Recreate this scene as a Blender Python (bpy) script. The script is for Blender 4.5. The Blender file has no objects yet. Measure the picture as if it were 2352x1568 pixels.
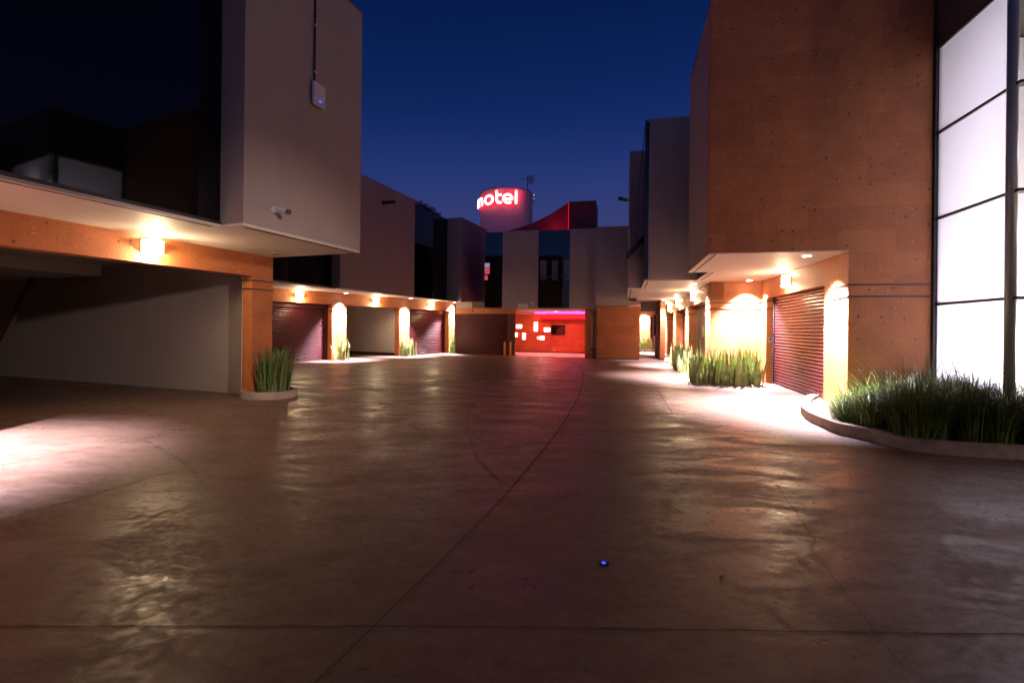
import bpy, math, random
from mathutils import Vector, Matrix
random.seed(7)
sc = bpy.context.scene
col = sc.collection
R = math.radians
# ------------------------------------------------------------------ camera numbers and plan frames
S = .011; F = 1110.0; H = 1.5
def uv(x, y):
    a = x-1176; b = y-753.5
    return a+S*b, b-S*a
def P(x, y, z=0.0):
    u, v = uv(x, y); Y = F*(H-z)/v
    return Vector((Y*u/F, Y, z))
class Frame:
    def __init__(s, t):
        t = R(t); s.t = t
        s.n = Vector((math.cos(t), -math.sin(t), 0)); s.d = Vector((math.sin(t), math.cos(t), 0))
    def p(s, c, d, z=0.0): return s.n*c + s.d*d + Vector((0, 0, z))
    def cd(s, p): return p.x*s.n.x+p.y*s.n.y, p.x*s.d.x+p.y*s.d.y
    def ray(s, x, y=753.5):
        u, v = uv(x, y); return Vector((u/F, 1, 0))
    def dC(s, x, c, y=753.5):               # d where the sight line of column x meets c
        r = s.ray(x, y); t = c/(r.dot(s.n)); return t*r.dot(s.d)
    def cD(s, x, d, y=753.5):
        r = s.ray(x, y); t = d/(r.dot(s.d)); return t*r.dot(s.n)
    def zat(s, c, d, x, y):
        p = s.p(c, d); u, v = uv(x, y); return H - v*p.y/F
FL = Frame(20); FR = Frame(13); F2 = Frame(31.5)
# ------------------------------------------------------------------ materials
def nt(name):
    m = bpy.data.materials.new(name); m.use_nodes = True
    t = m.node_tree; return m, t, t.nodes['Principled BSDF'], t.nodes, t.links
def simple(name, colr, rough=.5, metal=0.0, spec=.5, noise=0.0, nscale=3.0, bump=0.0, bscale=40.0, stretch=1.0):
    m, t, b, N, L = nt(name)
    b.inputs['Base Color'].default_value = (*colr, 1); b.inputs['Roughness'].default_value = rough
    b.inputs['Metallic'].default_value = metal; b.inputs['Specular IOR Level'].default_value = spec
    tc = N.new('ShaderNodeTexCoord')
    if noise:
        n = N.new('ShaderNodeTexNoise'); n.inputs['Scale'].default_value = nscale; n.inputs['Detail'].default_value = 6
        mp = N.new('ShaderNodeMapping'); mp.inputs['Scale'].default_value = (1, 1, stretch); L.new(tc.outputs['Object'], mp.inputs['Vector']); L.new(mp.outputs['Vector'], n.inputs['Vector'])
        r = N.new('ShaderNodeMapRange'); r.inputs['From Min'].default_value = .3; r.inputs['From Max'].default_value = .7
        r.inputs['To Min'].default_value = 1-noise; r.inputs['To Max'].default_value = 1+noise
        L.new(n.outputs['Fac'], r.inputs['Value'])
        mx = N.new('ShaderNodeVectorMath'); mx.operation = 'SCALE'; mx.inputs[0].default_value = colr
        L.new(r.outputs['Result'], mx.inputs['Scale']); L.new(mx.outputs['Vector'], b.inputs['Base Color'])
    if bump:
        n = N.new('ShaderNodeTexNoise'); n.inputs['Scale'].default_value = bscale; n.inputs['Detail'].default_value = 4
        L.new(tc.outputs['Object'], n.inputs['Vector'])
        bp = N.new('ShaderNodeBump'); bp.inputs['Strength'].default_value = bump; bp.inputs['Distance'].default_value = .01
        L.new(n.outputs['Fac'], bp.inputs['Height']); L.new(bp.outputs['Normal'], b.inputs['Normal'])
    return m
def emis(name, colr, strength):
    m, t, b, N, L = nt(name)
    b.inputs['Base Color'].default_value = (*colr, 1)
    b.inputs['Emission Color'].default_value = (*colr, 1); b.inputs['Emission Strength'].default_value = strength
    return m
def stone_mat(name='orange_stone', blockw=.95, blockh=.42, base=(.45, .147, .046)):
    m, t, b, N, L = nt(name)
    u = N.new('ShaderNodeUVMap'); u.uv_map = 'UVMap'
    br = N.new('ShaderNodeTexBrick'); br.offset = .5
    for k, v in (('Scale', 1), ('Mortar Size', .003), ('Mortar Smooth', .3), ('Brick Width', blockw), ('Row Height', blockh), ('Bias', 0)):
        br.inputs[k].default_value = v
    br.inputs['Color1'].default_value = (.86, .83, .82, 1); br.inputs['Color2'].default_value = (1.08, 1.09, 1.1, 1)
    br.inputs['Mortar'].default_value = (.66, .6, .55, 1)
    L.new(u.outputs['UV'], br.inputs['Vector'])
    def noise(scale, detail=5, rough=.6):
        n = N.new('ShaderNodeTexNoise'); n.inputs['Scale'].default_value = scale; n.inputs['Detail'].default_value = detail
        n.inputs['Roughness'].default_value = rough; L.new(u.outputs['UV'], n.inputs['Vector']); return n
    def rng(src, a, c, lo, hi):
        r = N.new('ShaderNodeMapRange'); r.inputs['From Min'].default_value = a; r.inputs['From Max'].default_value = c
        r.inputs['To Min'].default_value = lo; r.inputs['To Max'].default_value = hi; L.new(src, r.inputs['Value']); return r.outputs['Result']
    f1 = rng(noise(2.2).outputs['Fac'], .3, .7, .86, 1.14)
    f2 = rng(noise(45, 6).outputs['Fac'], .3, .7, .9, 1.1)
    mu = N.new('ShaderNodeMath'); mu.operation = 'MULTIPLY'; L.new(f1, mu.inputs[0]); L.new(f2, mu.inputs[1])
    sc1 = N.new('ShaderNodeVectorMath'); sc1.operation = 'MULTIPLY'; sc1.inputs[0].default_value = base
    L.new(br.outputs['Color'], sc1.inputs[1])
    sc2 = N.new('ShaderNodeVectorMath'); sc2.operation = 'SCALE'; L.new(sc1.outputs['Vector'], sc2.inputs[0]); L.new(mu.outputs[0], sc2.inputs['Scale'])
    # pits: voronoi cells, only some of them, each its own size
    warp = N.new('ShaderNodeVectorMath'); warp.operation = 'ADD'
    wn = noise(14, 3); ws = N.new('ShaderNodeVectorMath'); ws.operation = 'SCALE'; ws.inputs['Scale'].default_value = .03
    L.new(wn.outputs['Color'], ws.inputs[0]); L.new(u.outputs['UV'], warp.inputs[0]); L.new(ws.outputs['Vector'], warp.inputs[1])
    def spots(scale, keep, size, off):
        mp = N.new('ShaderNodeVectorMath'); mp.operation = 'ADD'; mp.inputs[1].default_value = (off, off*.7, 0); L.new(warp.outputs['Vector'], mp.inputs[0])
        v = N.new('ShaderNodeTexVoronoi'); v.voronoi_dimensions = '2D'; v.inputs['Scale'].default_value = scale; L.new(mp.outputs['Vector'], v.inputs['Vector'])
        sp = N.new('ShaderNodeSeparateColor'); L.new(v.outputs['Color'], sp.inputs['Color'])
        th = rng(sp.outputs['Red'], keep, 1.0, .0, size)
        lt = N.new('ShaderNodeMath'); lt.operation = 'LESS_THAN'; L.new(v.outputs['Distance'], lt.inputs[0]); L.new(th, lt.inputs[1]); return lt.outputs[0]
    def mixc(a, fac, c):
        mx = N.new('ShaderNodeMix'); mx.data_type = 'RGBA'; L.new(fac, mx.inputs[0]); L.new(a, mx.inputs[6]); mx.inputs[7].default_value = (*c, 1); return mx.outputs[2]
    s1 = spots(5.5, .68, .12, 0); s2 = spots(19, .55, .17, 3.3); s3 = spots(8, .82, .11, 9.1)
    c1 = mixc(sc2.outputs['Vector'], s2, (.12, .045, .02)); c2 = mixc(c1, s1, (.07, .035, .025)); c3 = mixc(c2, s3, (.62, .36, .2))
    L.new(c3, b.inputs['Base Color']); b.inputs['Roughness'].default_value = .62
    bp = N.new('ShaderNodeBump'); bp.inputs['Strength'].default_value = .35; bp.inputs['Distance'].default_value = .01
    ad = N.new('ShaderNodeMath'); ad.operation = 'SUBTRACT'; L.new(noise(30, 6).outputs['Fac'], ad.inputs[0]); L.new(s1, ad.inputs[1])
    L.new(ad.outputs[0], bp.inputs['Height']); L.new(bp.outputs['Normal'], b.inputs['Normal'])
    return m
def ground_mat():
    m, t, b, N, L = nt('polished_concrete')
    g = N.new('ShaderNodeNewGeometry')
    def noise(scale, detail=6, rough=.6, dist=0, stretch=(1, 1, 1)):
        mp = N.new('ShaderNodeMapping'); mp.inputs['Scale'].default_value = stretch; L.new(g.outputs['Position'], mp.inputs['Vector'])
        n = N.new('ShaderNodeTexNoise'); n.inputs['Scale'].default_value = scale; n.inputs['Detail'].default_value = detail
        n.inputs['Roughness'].default_value = rough; n.inputs['Distortion'].default_value = dist; L.new(mp.outputs['Vector'], n.inputs['Vector']); return n.outputs['Fac']
    def rng(src, a, c, lo, hi):
        r = N.new('ShaderNodeMapRange'); r.inputs['From Min'].default_value = a; r.inputs['From Max'].default_value = c
        r.inputs['To Min'].default_value = lo; r.inputs['To Max'].default_value = hi; L.new(src, r.inputs['Value']); return r.outputs['Result']
    a = noise(.55, 8, .62, .6); c = noise(2.6, 8, .65, .8, (1, 2.2, 1)); d = noise(60, 4)
    cr = N.new('ShaderNodeValToRGB'); e = cr.color_ramp.elements
    e[0].position = .28; e[0].color = (.125, .079, .060, 1); e[1].position = .72; e[1].color = (.20, .130, .103, 1)
    L.new(a, cr.inputs['Fac'])
    f = N.new('ShaderNodeMath'); f.operation = 'MULTIPLY'; st = N.new('ShaderNodeMath'); st.operation = 'MULTIPLY'; L.new(rng(c, .3, .7, .80, 1.15), st.inputs[0]); L.new(rng(noise(7, 9, .75, 1.5, (1, 1.8, 1)), .30, .52, .74, 1.0), st.inputs[1])
    L.new(st.outputs[0], f.inputs[0]); L.new(rng(d, .3, .7, .82, 1.16), f.inputs[1])
    s = N.new('ShaderNodeVectorMath'); s.operation = 'SCALE'; L.new(cr.outputs['Color'], s.inputs[0]); L.new(f.outputs[0], s.inputs['Scale'])
    L.new(s.outputs['Vector'], b.inputs['Base Color'])
    rr = N.new('ShaderNodeMath'); rr.operation = 'ADD'
    L.new(rng(noise(.9, 9, .72, 1.2, (1, 2.2, 1)), .40, .60, .33, .62), rr.inputs[0]); L.new(rng(noise(16, 6), .35, .65, -.09, .10), rr.inputs[1])
    L.new(rr.outputs[0], b.inputs['Roughness']); b.inputs['Specular IOR Level'].default_value = .25
    bp = N.new('ShaderNodeBump'); bp.inputs['Strength'].default_value = .32; bp.inputs['Distance'].default_value = .004
    h = N.new('ShaderNodeMath'); h.operation = 'ADD'; L.new(noise(13, 7, .65, .6, (1, 2.5, 1)), h.inputs[0])
    h2 = N.new('ShaderNodeMath'); h2.operation = 'MULTIPLY'; h2.inputs[1].default_value = .25; L.new(noise(38, 4), h2.inputs[0]); L.new(h2.outputs[0], h.inputs[1])
    L.new(h.outputs[0], bp.inputs['Height']); L.new(bp.outputs['Normal'], b.inputs['Normal'])
    return m
def leaf_mat(name, c1, c2, scale=6):
    m, t, b, N, L = nt(name)
    tc = N.new('ShaderNodeTexCoord'); n = N.new('ShaderNodeTexNoise'); n.inputs['Scale'].default_value = scale; n.inputs['Detail'].default_value = 5
    L.new(tc.outputs['Object'], n.inputs['Vector'])
    cr = N.new('ShaderNodeValToRGB'); e = cr.color_ramp.elements
    e[0].position = .35; e[0].color = (*c1, 1); e[1].position = .68; e[1].color = (*c2, 1); L.new(n.outputs['Fac'], cr.inputs['Fac'])
    L.new(cr.outputs['Color'], b.inputs['Base Color']); b.inputs['Roughness'].default_value = .42
    return m
M = dict(
 stone=stone_mat(),
 ground=ground_mat(),
 stucco=simple('grey_stucco', (.34, .285, .265), .85, noise=.045, nscale=2.0, bump=.3, bscale=60, stretch=.3),
 white=simple('white_plaster', (.82, .76, .70), .8, noise=.04, nscale=1.5),
 soffit=simple('soffit_plaster', (.66, .58, .52), .6, noise=.05, nscale=2),
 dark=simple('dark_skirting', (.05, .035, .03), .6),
 groove=simple('drip_groove', (.05, .04, .035), .8),
 glass=simple('dark_glass', (.004, .004, .005), .03, spec=.45),
 frame=simple('dark_metal', (.035, .03, .03), .4, metal=.3),
 band=simple('dark_band', (.05, .03, .028), .4, metal=.2),
 shutter=simple('burgundy_steel', (.06, .010, .013), .38, spec=.3, metal=0, noise=.08, nscale=1.5),
 rail=simple('shutter_rail', (.07, .015, .02), .4, metal=.3),
 curb=simple('curb_concrete', (.33, .26, .22), .85, noise=.3, nscale=5, bump=.6, bscale=25),
 joint=simple('joint_filler', (.035, .025, .02), .9),
 crack=simple('hairline_crack', (.07, .05, .04), .9),
 soil=simple('soil', (.06, .04, .025), .95, noise=.4, nscale=15, bump=.8, bscale=30),
 pebble=simple('pebble', (.55, .5, .45), .7, noise=.3, nscale=9),
 snake=leaf_mat('snake_leaf_lit', (.16, .26, .06), (.52, .58, .26), 9),  # leaf colour paled to imitate the downlights' glare
 snakedark=leaf_mat('snake_leaf_green', (.05, .11, .03), (.14, .22, .06), 8),
 grass=leaf_mat('long_grass', (.045, .085, .012), (.15, .20, .04), 5),
 lime=leaf_mat('lime_grass', (.12, .2, .03), (.25, .32, .07), 5),
 dry=simple('dry_leaf', (.4, .25, .13), .8),
 rooffol=leaf_mat('roof_foliage', (.05, .07, .02), (.22, .10, .05), 8),
 petal=simple('white_petal', (.8, .78, .78), .5),
 stem=simple('green_stem', (.07, .11, .03), .5),
 whitebox=simple('white_plastic', (.75, .72, .74), .35),
 grey=simple('grey_metal', (.3, .3, .32), .35, metal=.6, noise=.1),
 black=simple('black_plastic', (.012, .012, .014), .3),
 yellow=simple('yellow_paint', (.62, .42, .05), .45, noise=.15, nscale=12),
 crimson=simple('crimson_panel', (.30, .008, .024), .5, noise=.12, nscale=2),
 tower=simple('tower_render', (.72, .62, .66), .8, noise=.08, nscale=1.0, bump=.2),
 brown=simple('brown_wood', (.12, .05, .02), .6, noise=.2, nscale=9),
 steel=simple('brushed_steel', (.5, .42, .38), .3, metal=.7, noise=.1),
 paper=simple('notice_paper', (.75, .72, .75), .6),
 green=simple('sign_green', (.02, .3, .2), .5),
 amber=simple('amber_box', (.55, .03, .03), .4),
 e_warm=emis('lamp_warm', (1, .72, .38), 45),
 e_shade=emis('lamp_shade_glass', (1, .74, .45), 16),
 e_cool=emis('downlight_lens', (1, .93, .95), 60),
 e_neon=emis('neon_core', (1, .25, .23), 13),
 e_red=emis('neon_red', (1, .003, .02), 4),
 e_box=emis('lit_niche', (1, .42, .32), 18),
 e_boxd=emis('lit_niche_dim', (1, .42, .3), 1.6),
 e_purple=emis('purple_tube', (.5, .12, 1), 3.0),
 e_pinkl=emis('ceiling_spot_pink', (1, .62, .7), 8),
 e_blue=emis('blue_led', (.02, .05, 1), 3.5),
 e_pink=emis('pink_reflection', (.9, .12, .2), .45),
 e_pale=emis('pale_reflection', (.42, .4, .75), .55),
)
def add_mat_frost():
    m, t, b, N, L = nt('frosted_glass')
    N.remove(b); tr = N.new('ShaderNodeBsdfTranslucent'); tr.inputs['Color'].default_value = (.82, .78, .86, 1)
    gl = N.new('ShaderNodeBsdfGlossy'); gl.inputs['Roughness'].default_value = .25; gl.inputs['Color'].default_value = (.8, .8, .8, 1)
    mx = N.new('ShaderNodeMixShader'); mx.inputs[0].default_value = .05
    L.new(tr.outputs[0], mx.inputs[1]); L.new(gl.outputs[0], mx.inputs[2]); L.new(mx.outputs[0], N['Material Output'].inputs['Surface'])
    return m
M['frost'] = add_mat_frost()
# ------------------------------------------------------------------ mesh builder
class MB:
    def __init__(s): s.v = []; s.f = []; s.sm = False
    def poly(s, pts):
        i = len(s.v); s.v += [Vector(p) for p in pts]; s.f.append(list(range(i, i+len(pts)))); return s
    def prism(s, plan, z0, z1):
        n = len(plan); i = len(s.v)
        a = sum(plan[k][0]*plan[(k+1) % n][1]-plan[(k+1) % n][0]*plan[k][1] for k in range(n))
        if a < 0: plan = plan[::-1]
        for z in (z0, z1):
            for p in plan: s.v.append(Vector((p[0], p[1], z)))
        for k in range(n):
            j = (k+1) % n; s.f.append([i+k, i+j, i+n+j, i+n+k])
        s.f.append([i+n+k for k in range(n)]); s.f.append([i+k for k in reversed(range(n))]); return s
    def box(s, fr, c0, c1, d0, d1, z0, z1):
        return s.prism([fr.p(c0, d0), fr.p(c1, d0), fr.p(c1, d1), fr.p(c0, d1)], z0, z1)
    def lbox(s, x0, x1, y0, y1, z0, z1):
        return s.prism([Vector((x0, y0)), Vector((x1, y0)), Vector((x1, y1)), Vector((x0, y1))], z0, z1)
    def tube(s, pts, r, seg=8, caps=True, flat=1.0):
        pts = [Vector(p) for p in pts]; rings = []
        up = Vector((0, 0, 1)); prev = None
        for k, p in enumerate(pts):
            t = (pts[min(k+1, len(pts)-1)]-pts[max(k-1, 0)]).normalized()
            if prev is None:
                a = t.cross(up)
                if a.length < .05: a = t.cross(Vector((1, 0, 0)))
                a.normalize()
            else:
                a = (prev-t*prev.dot(t))
                a.normalize()
            prev = a; b = t.cross(a)
            rr = r[k] if isinstance(r, (list, tuple)) else r
            i = len(s.v)
            for q in range(seg):
                an = 2*math.pi*q/seg; s.v.append(p+a*math.cos(an)*rr+b*math.sin(an)*rr*flat)
            rings.append(i)
        for k in range(len(rings)-1):
            for q in range(seg):
                j = (q+1) % seg; s.f.append([rings[k]+q, rings[k+1]+q, rings[k+1]+j, rings[k]+j])
        if caps:
            s.f.append([rings[0]+q for q in range(seg)]); s.f.append([rings[-1]+q for q in reversed(range(seg))])
        return s
    def ball(s, c, r, n=8):
        c = Vector(c); i0 = len(s.v)
        for a in range(1, n):
            th = math.pi*a/n
            for q in range(2*n):
                ph = math.pi*q/n; s.v.append(c+Vector((math.sin(th)*math.cos(ph), math.sin(th)*math.sin(ph), math.cos(th)))*r)
        t = len(s.v); s.v += [c+Vector((0, 0, r)), c-Vector((0, 0, r))]
        m = 2*n
        for a in range(n-2):
            for q in range(m):
                j = (q+1) % m; s.f.append([i0+a*m+q, i0+(a+1)*m+q, i0+(a+1)*m+j, i0+a*m+j])
        for q in range(m):
            j = (q+1) % m; s.f.append([t, i0+q, i0+j]); s.f.append([t+1, i0+(n-2)*m+j, i0+(n-2)*m+q])
        return s
def apply_props(o, label=None, cat=None, group=None, kind=None):
    if label: o['label'] = label
    if cat: o['category'] = cat
    if group: o['group'] = group
    if kind: o['kind'] = kind
    return o
def build(name, mb, mat, parent=None, label=None, cat=None, group=None, kind=None, origin=None, smooth=False, bevel=0.0):
    """mesh given in world coordinates (or local to the parent when the parent is flagged local)"""
    me = bpy.data.meshes.new(name)
    o = bpy.data.objects.new(name, me); col.objects.link(o)
    off = Vector((0, 0, 0))
    if parent is not None:
        o.parent = parent
        q = parent
        if not q.get('_local'):
            while q is not None: off += q.location; q = q.parent
    if origin is not None and parent is None:
        off = Vector(origin); o.location = off
    me.from_pydata([tuple(v-off) for v in mb.v], [], mb.f)
    uvl = me.uv_layers.new(name='UVMap')
    for p in me.polygons:
        n = p.normal
        if abs(n.z) > .7: fn = lambda w: (w.x, w.y)
        else:
            tg = Vector((-n.y, n.x, 0)).normalized()
            fn = lambda w: (w.dot(tg), w.z)
        for li in p.loop_indices:
            w = mb.v[me.loops[li].vertex_index]; uvl.data[li].uv = fn(w)
        if smooth: p.use_smooth = True
    me.materials.append(M[mat] if isinstance(mat, str) else mat)
    if bevel:
        b = o.modifiers.new('bevel', 'BEVEL'); b.width = bevel; b.segments = 2; b.limit_method = 'ANGLE'
    return apply_props(o, label, cat, group, kind)
def thing(name, label, cat, loc=(0, 0, 0), rotz=0.0, group=None, local=False):
    o = bpy.data.objects.new(name, None); col.objects.link(o); o.location = loc; o.rotation_euler = (0, 0, rotz)
    o.empty_display_size = .1
    if local: o['_local'] = 1
    return apply_props(o, label, cat, group)
def copy_tree(o, parent=None):
    c = o.copy(); col.objects.link(c)
    if parent: c.parent = parent
    for ch in list(o.children):
        if ch.type != 'LIGHT' and not ch.name.startswith('lens'): copy_tree(ch, c)
    return c
def light(kind, loc, energy, colr, parent=None, radius=.04, spot=None, blend=.5, aim=None, size=None):
    ld = bpy.data.lights.new('lamp_light', kind); ld.energy = energy; ld.color = colr
    if kind in ('POINT', 'SPOT'): ld.shadow_soft_size = radius
    if kind == 'SPOT': ld.spot_size = R(spot); ld.spot_blend = blend
    if kind == 'AREA':
        ld.shape = 'RECTANGLE'; ld.size, ld.size_y = size
    o = bpy.data.objects.new('lamp_light', ld); col.objects.link(o); o.location = loc
    if aim is not None: o.rotation_euler = Vector(aim).to_track_quat('-Z', 'Y').to_euler()
    if parent: o.parent = parent
    return o
# ------------------------------------------------------------------ ground
g = MB().poly([(-140, -60, 0), (140, -60, 0), (140, 220, 0), (-140, 220, 0)])
ground = build('ground', g, 'ground', kind='structure')
def strip(pts, w, z=.004, mb=None):
    mb = mb or MB(); pts = [Vector((p[0], p[1], z)) for p in pts]
    for k in range(len(pts)-1):
        t = (pts[k+1]-pts[k]).normalized(); a = Vector((-t.y, t.x, 0))*w/2
        mb.poly([pts[k]-a, pts[k+1]-a, pts[k+1]+a, pts[k]+a])
    return mb
def smooth_poly(pts, n=6):
    out = []
    for i in range(len(pts)-1):
        p0 = pts[max(i-1, 0)]; p1 = pts[i]; p2 = pts[i+1]; p3 = pts[min(i+2, len(pts)-1)]
        for k in range(n):
            t = k/n
            out.append(.5*((2*p1)+(p2-p0)*t+(2*p0-5*p1+4*p2-p3)*t*t+(3*p1-p0-3*p2+p3)*t**3))
    out.append(pts[-1]); return out
def jit(pts, a):
    return [p+Vector((random.uniform(-a, a), random.uniform(-a, a), 0)) for p in pts]
def jl(name, px, w, mat='joint', a=.003, n=6, z=.004):
    build(name, strip(jit(smooth_poly([P(*q) for q in px], n), a), w, z), mat, ground)
jl('expansion_joint', [(-60, 1437.7), (300, 1438.5), (860, 1438.3), (1176, 1440), (1764, 1449), (2420, 1458)], .007, n=14)
jl('expansion_joint', [(690, 1601), (725, 1567.7), (860, 1437.7), (1095, 1206), (1176, 1118.7)], .008, z=.0055)
jl('expansion_joint', [(1176, 1118.7), (1251, 1028.7), (1286, 983.7), (1311.8, 941.6), (1330.6, 906.4), (1340, 866.5), (1335, 847.8), (1326, 836), (1311.9, 829)], .018, z=.0055)
jl('expansion_joint', [(-60, 1210), (0, 1193.7), (300, 1111), (700, 993.7), (780, 966), (990, 902), (1090, 850)], .010, z=.007)
jl('expansion_joint', [(700, 920), (1066, 933.4), (1176, 936), (1494, 948.6), (1690, 955)], .014, n=10, z=.0055)
jl('expansion_joint', [(1510, 895), (1545, 949)], .016)
jl('expansion_joint', [(-40, 1078), (0, 1068.7), (400, 993.7)], .008, z=.0055)
jl('crack', [(1771, 1103.7), (1790, 1122), (1806, 1148.7), (1851, 1208.7), (1871, 1243.7), (1868, 1262), (1926, 1343.7), (1976, 1398.7), (1996, 1440), (2030, 1484), (2101, 1553.7)], .004, 'crack', a=.012)
tm = MB(); pts = smooth_poly([P(*q) for q in [(1112, 900), (1085, 930), (1072.5, 968.7), (1090, 1038.7), (1120, 1078), (1150, 1103.7), (1176, 1120)]], 14)
for k in range(0, len(pts)-1, 1):
    if random.random() < .8: strip([pts[k], pts[k]*.5+pts[k+1]*.5], .04, .003, tm)
tmm = simple('rubber_mark', (.045, .03, .024), .6)
build('tyre_mark', tm, tmm, ground)
def blob(px, rx, ry, mat, nm='stain', n=14):
    c = P(*px); mb = MB(); ph = random.random()*6
    mb.poly([(c.x+math.cos(2*math.pi*k/n)*rx*(1+.25*math.sin(3*k+ph)), c.y+math.sin(2*math.pi*k/n)*ry*(1+.2*math.cos(2*k+ph)), .003) for k in range(n)])
    build(nm, mb, mat, ground)
stain = simple('oil_stain', (.11, .075, .06), .5)
for px, rx, ry in (((983, 1036), .05, .03), ((215, 1270), .035, .012), ((1062, 1366), .012, .008), ((1130, 1417), .045, .015), ((1548, 1400), .018, .008), ((1433, 1446), .035, .008), ((1270, 1092), .13, .05)):
    blob(px, rx, ry, stain)
for k in range(26):
    blob((random.uniform(150, 2250), random.uniform(960, 1540)), random.uniform(.006, .03), random.uniform(.006, .02), stain)
for pl_ in ([(330, 1010), (420, 1060), (470, 1120)], [(905, 955), (960, 985), (985, 1010)]):
    tm2 = MB(); q2 = smooth_poly([P(*q) for q in pl_], 10)
    for k in range(len(q2)-1):
        if random.random() < .75: strip([q2[k], q2[k]*.5+q2[k+1]*.5], .05, .003, tm2)
    build('tyre_mark', tm2, tmm, ground)
st = thing('ground_light', 'small blue glowing stud light set in the concrete forecourt', 'stud light', P(1386.5, 1294), local=True)
m = MB(); m.tube([(0, 0, 0), (0, 0, .006)], .034, 20); build('rim', m, 'black', st)
m = MB(); m.tube([(0, 0, .006), (0, 0, .010)], [.013, .010], 16); build('lens', m, 'e_blue', st)
m = MB().ball((0, 0, .006), .009, 6); o = build('pebble', m, 'pebble', label='small pale pebble lying on the open concrete in front', cat='pebble'); o.location = P(1657, 1321)
# ------------------------------------------------------------------ shutter, pier helpers
def shutter(parent, fr, axis, fixed, a0, a1, z0, z1, face, mat='shutter', pitch=.085, name='roller_shutter', amp=.026):
    """axis 'd': runs along d at c=fixed; axis 'c': runs along c at d=fixed. face: +1/-1 bulge direction"""
    mb = MB(); n = int(round((z1-z0)/pitch)); pr = []
    for k in range(n):
        for q in range(5):
            t = q/5; pr.append((z0+(k+t)*(z1-z0)/n, amp*math.sin(math.pi*t)**.6 if q else 0.0))
    pr.append((z1, 0))
    i = 0
    for k, (z, b) in enumerate(pr):
        for a in (a0, a1):
            p = fr.p(fixed+face*b, a, z) if axis == 'd' else fr.p(a, fixed+face*b, z)
            mb.v.append(p)
    for k in range(len(pr)-1):
        mb.f.append([2*k, 2*k+1, 2*k+3, 2*k+2])
    return build(name, mb, mat, parent)
def obb(fr, axis, fixed0, fixed1, a0, a1, z0, z1, mb=None):
    mb = mb or MB()
    if axis == 'd': return mb.box(fr, min(fixed0, fixed1), max(fixed0, fixed1), min(a0, a1), max(a0, a1), z0, z1)
    return mb.box(fr, min(a0, a1), max(a0, a1), min(fixed0, fixed1), max(fixed0, fixed1), z0, z1)
def pier(parent, fr, c0, c1, d0, d1, z1, bands=(2.20, 2.40)):
    p = build('pier', MB().box(fr, c0, c1, d0, d1, 0, z1), 'stone', parent)
    for z in bands:
        build('band', MB().box(fr, c0-.012, c1+.012, d0-.012, d1+.012, z, z+.028), 'band', p)
    return p
def soffit_with_groove(parent, outline, z, mat='soffit', th=.04, name='soffit'):
    s = build(name, MB().prism(outline, z-th/2, z+th/2), mat, parent); return s
# ------------------------------------------------------------------ LEFT FRONT BUILDING
CW, CG, CB = -8.5, -6.7, -6.23
D0, D1, TOP = -14.0, 8.1, 7.78
dbox = 5.38
dj = FL.dC(578, CW); crev = FL.cD(557, dj)
LB = thing('garage_building', 'grey two-storey motel block at left with dark glass, overhang and open garage', 'building', FL.p(CW, D1))
opens = [(3.1, dj, True), (-3.0, 1.9, False), (-9.2, -4.2, False)]
# beam over the openings
build('beam', MB().box(FL, crev, CW, D0, D1, 2.52, 2.98), 'stone', LB)
edges = [D0] + [e for o3 in sorted(opens) for e in (o3[0], o3[1])] + [D1]
for k in range(0, len(edges), 2):
    pier(LB, FL, crev, CW, edges[k], edges[k+1], 2.52, (2.24, 2.42))
for a, b, op in opens:
    if not op: shutter(LB, FL, 'd', crev+.03, a, b, 0, 2.52, 1)
# garage interior
cback = -19.8; ds = dj+.38; dn = -1.0
m = MB(); m.poly([FL.p(crev, ds, 0), FL.p(cback, ds+.35, 0), FL.p(cback, ds+.35, 3), FL.p(crev, ds, 3)])
build('inner_wall', m, 'white', LB)
m = MB(); m.poly([FL.p(cback, dn, 0), FL.p(cback, dn, 3), FL.p(cback, ds+.35, 3), FL.p(cback, ds+.35, 0)]); build('inner_wall', m, 'white', LB)
m = MB(); m.poly([FL.p(crev, dn, 0), FL.p(cback, dn, 0), FL.p(cback, dn, 3), FL.p(crev, dn, 3)]); build('inner_wall', m, 'white', LB)
m = MB(); m.poly([FL.p(crev-.02, dj+.0, 0), FL.p(crev-.02, ds+.01, 0), FL.p(crev-.02, ds+.01, 3), FL.p(crev-.02, dj+.0, 3)]); build('inner_wall', m, 'white', LB)
build('inner_ceiling', MB().box(FL, -13.93, crev, dn, ds+.3, 2.97, 2.995), 'white', LB)
build('bulkhead', MB().box(FL, cback, -13.93, dn, ds+.4, 2.70, 2.99), 'white', LB)
m = MB(); q = [FL.p(crev-.03, ds-.015), FL.p(cback+.02, ds+.335), FL.p(cback+.02, ds+.35), FL.p(crev-.03, ds+.002)]; m.prism(q, 0, .12)
build('skirting', m, 'dark', LB)
build('skirting', MB().box(FL, cback+.002, cback+.02, dn, ds+.3, 0, .12), 'dark', LB)
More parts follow.
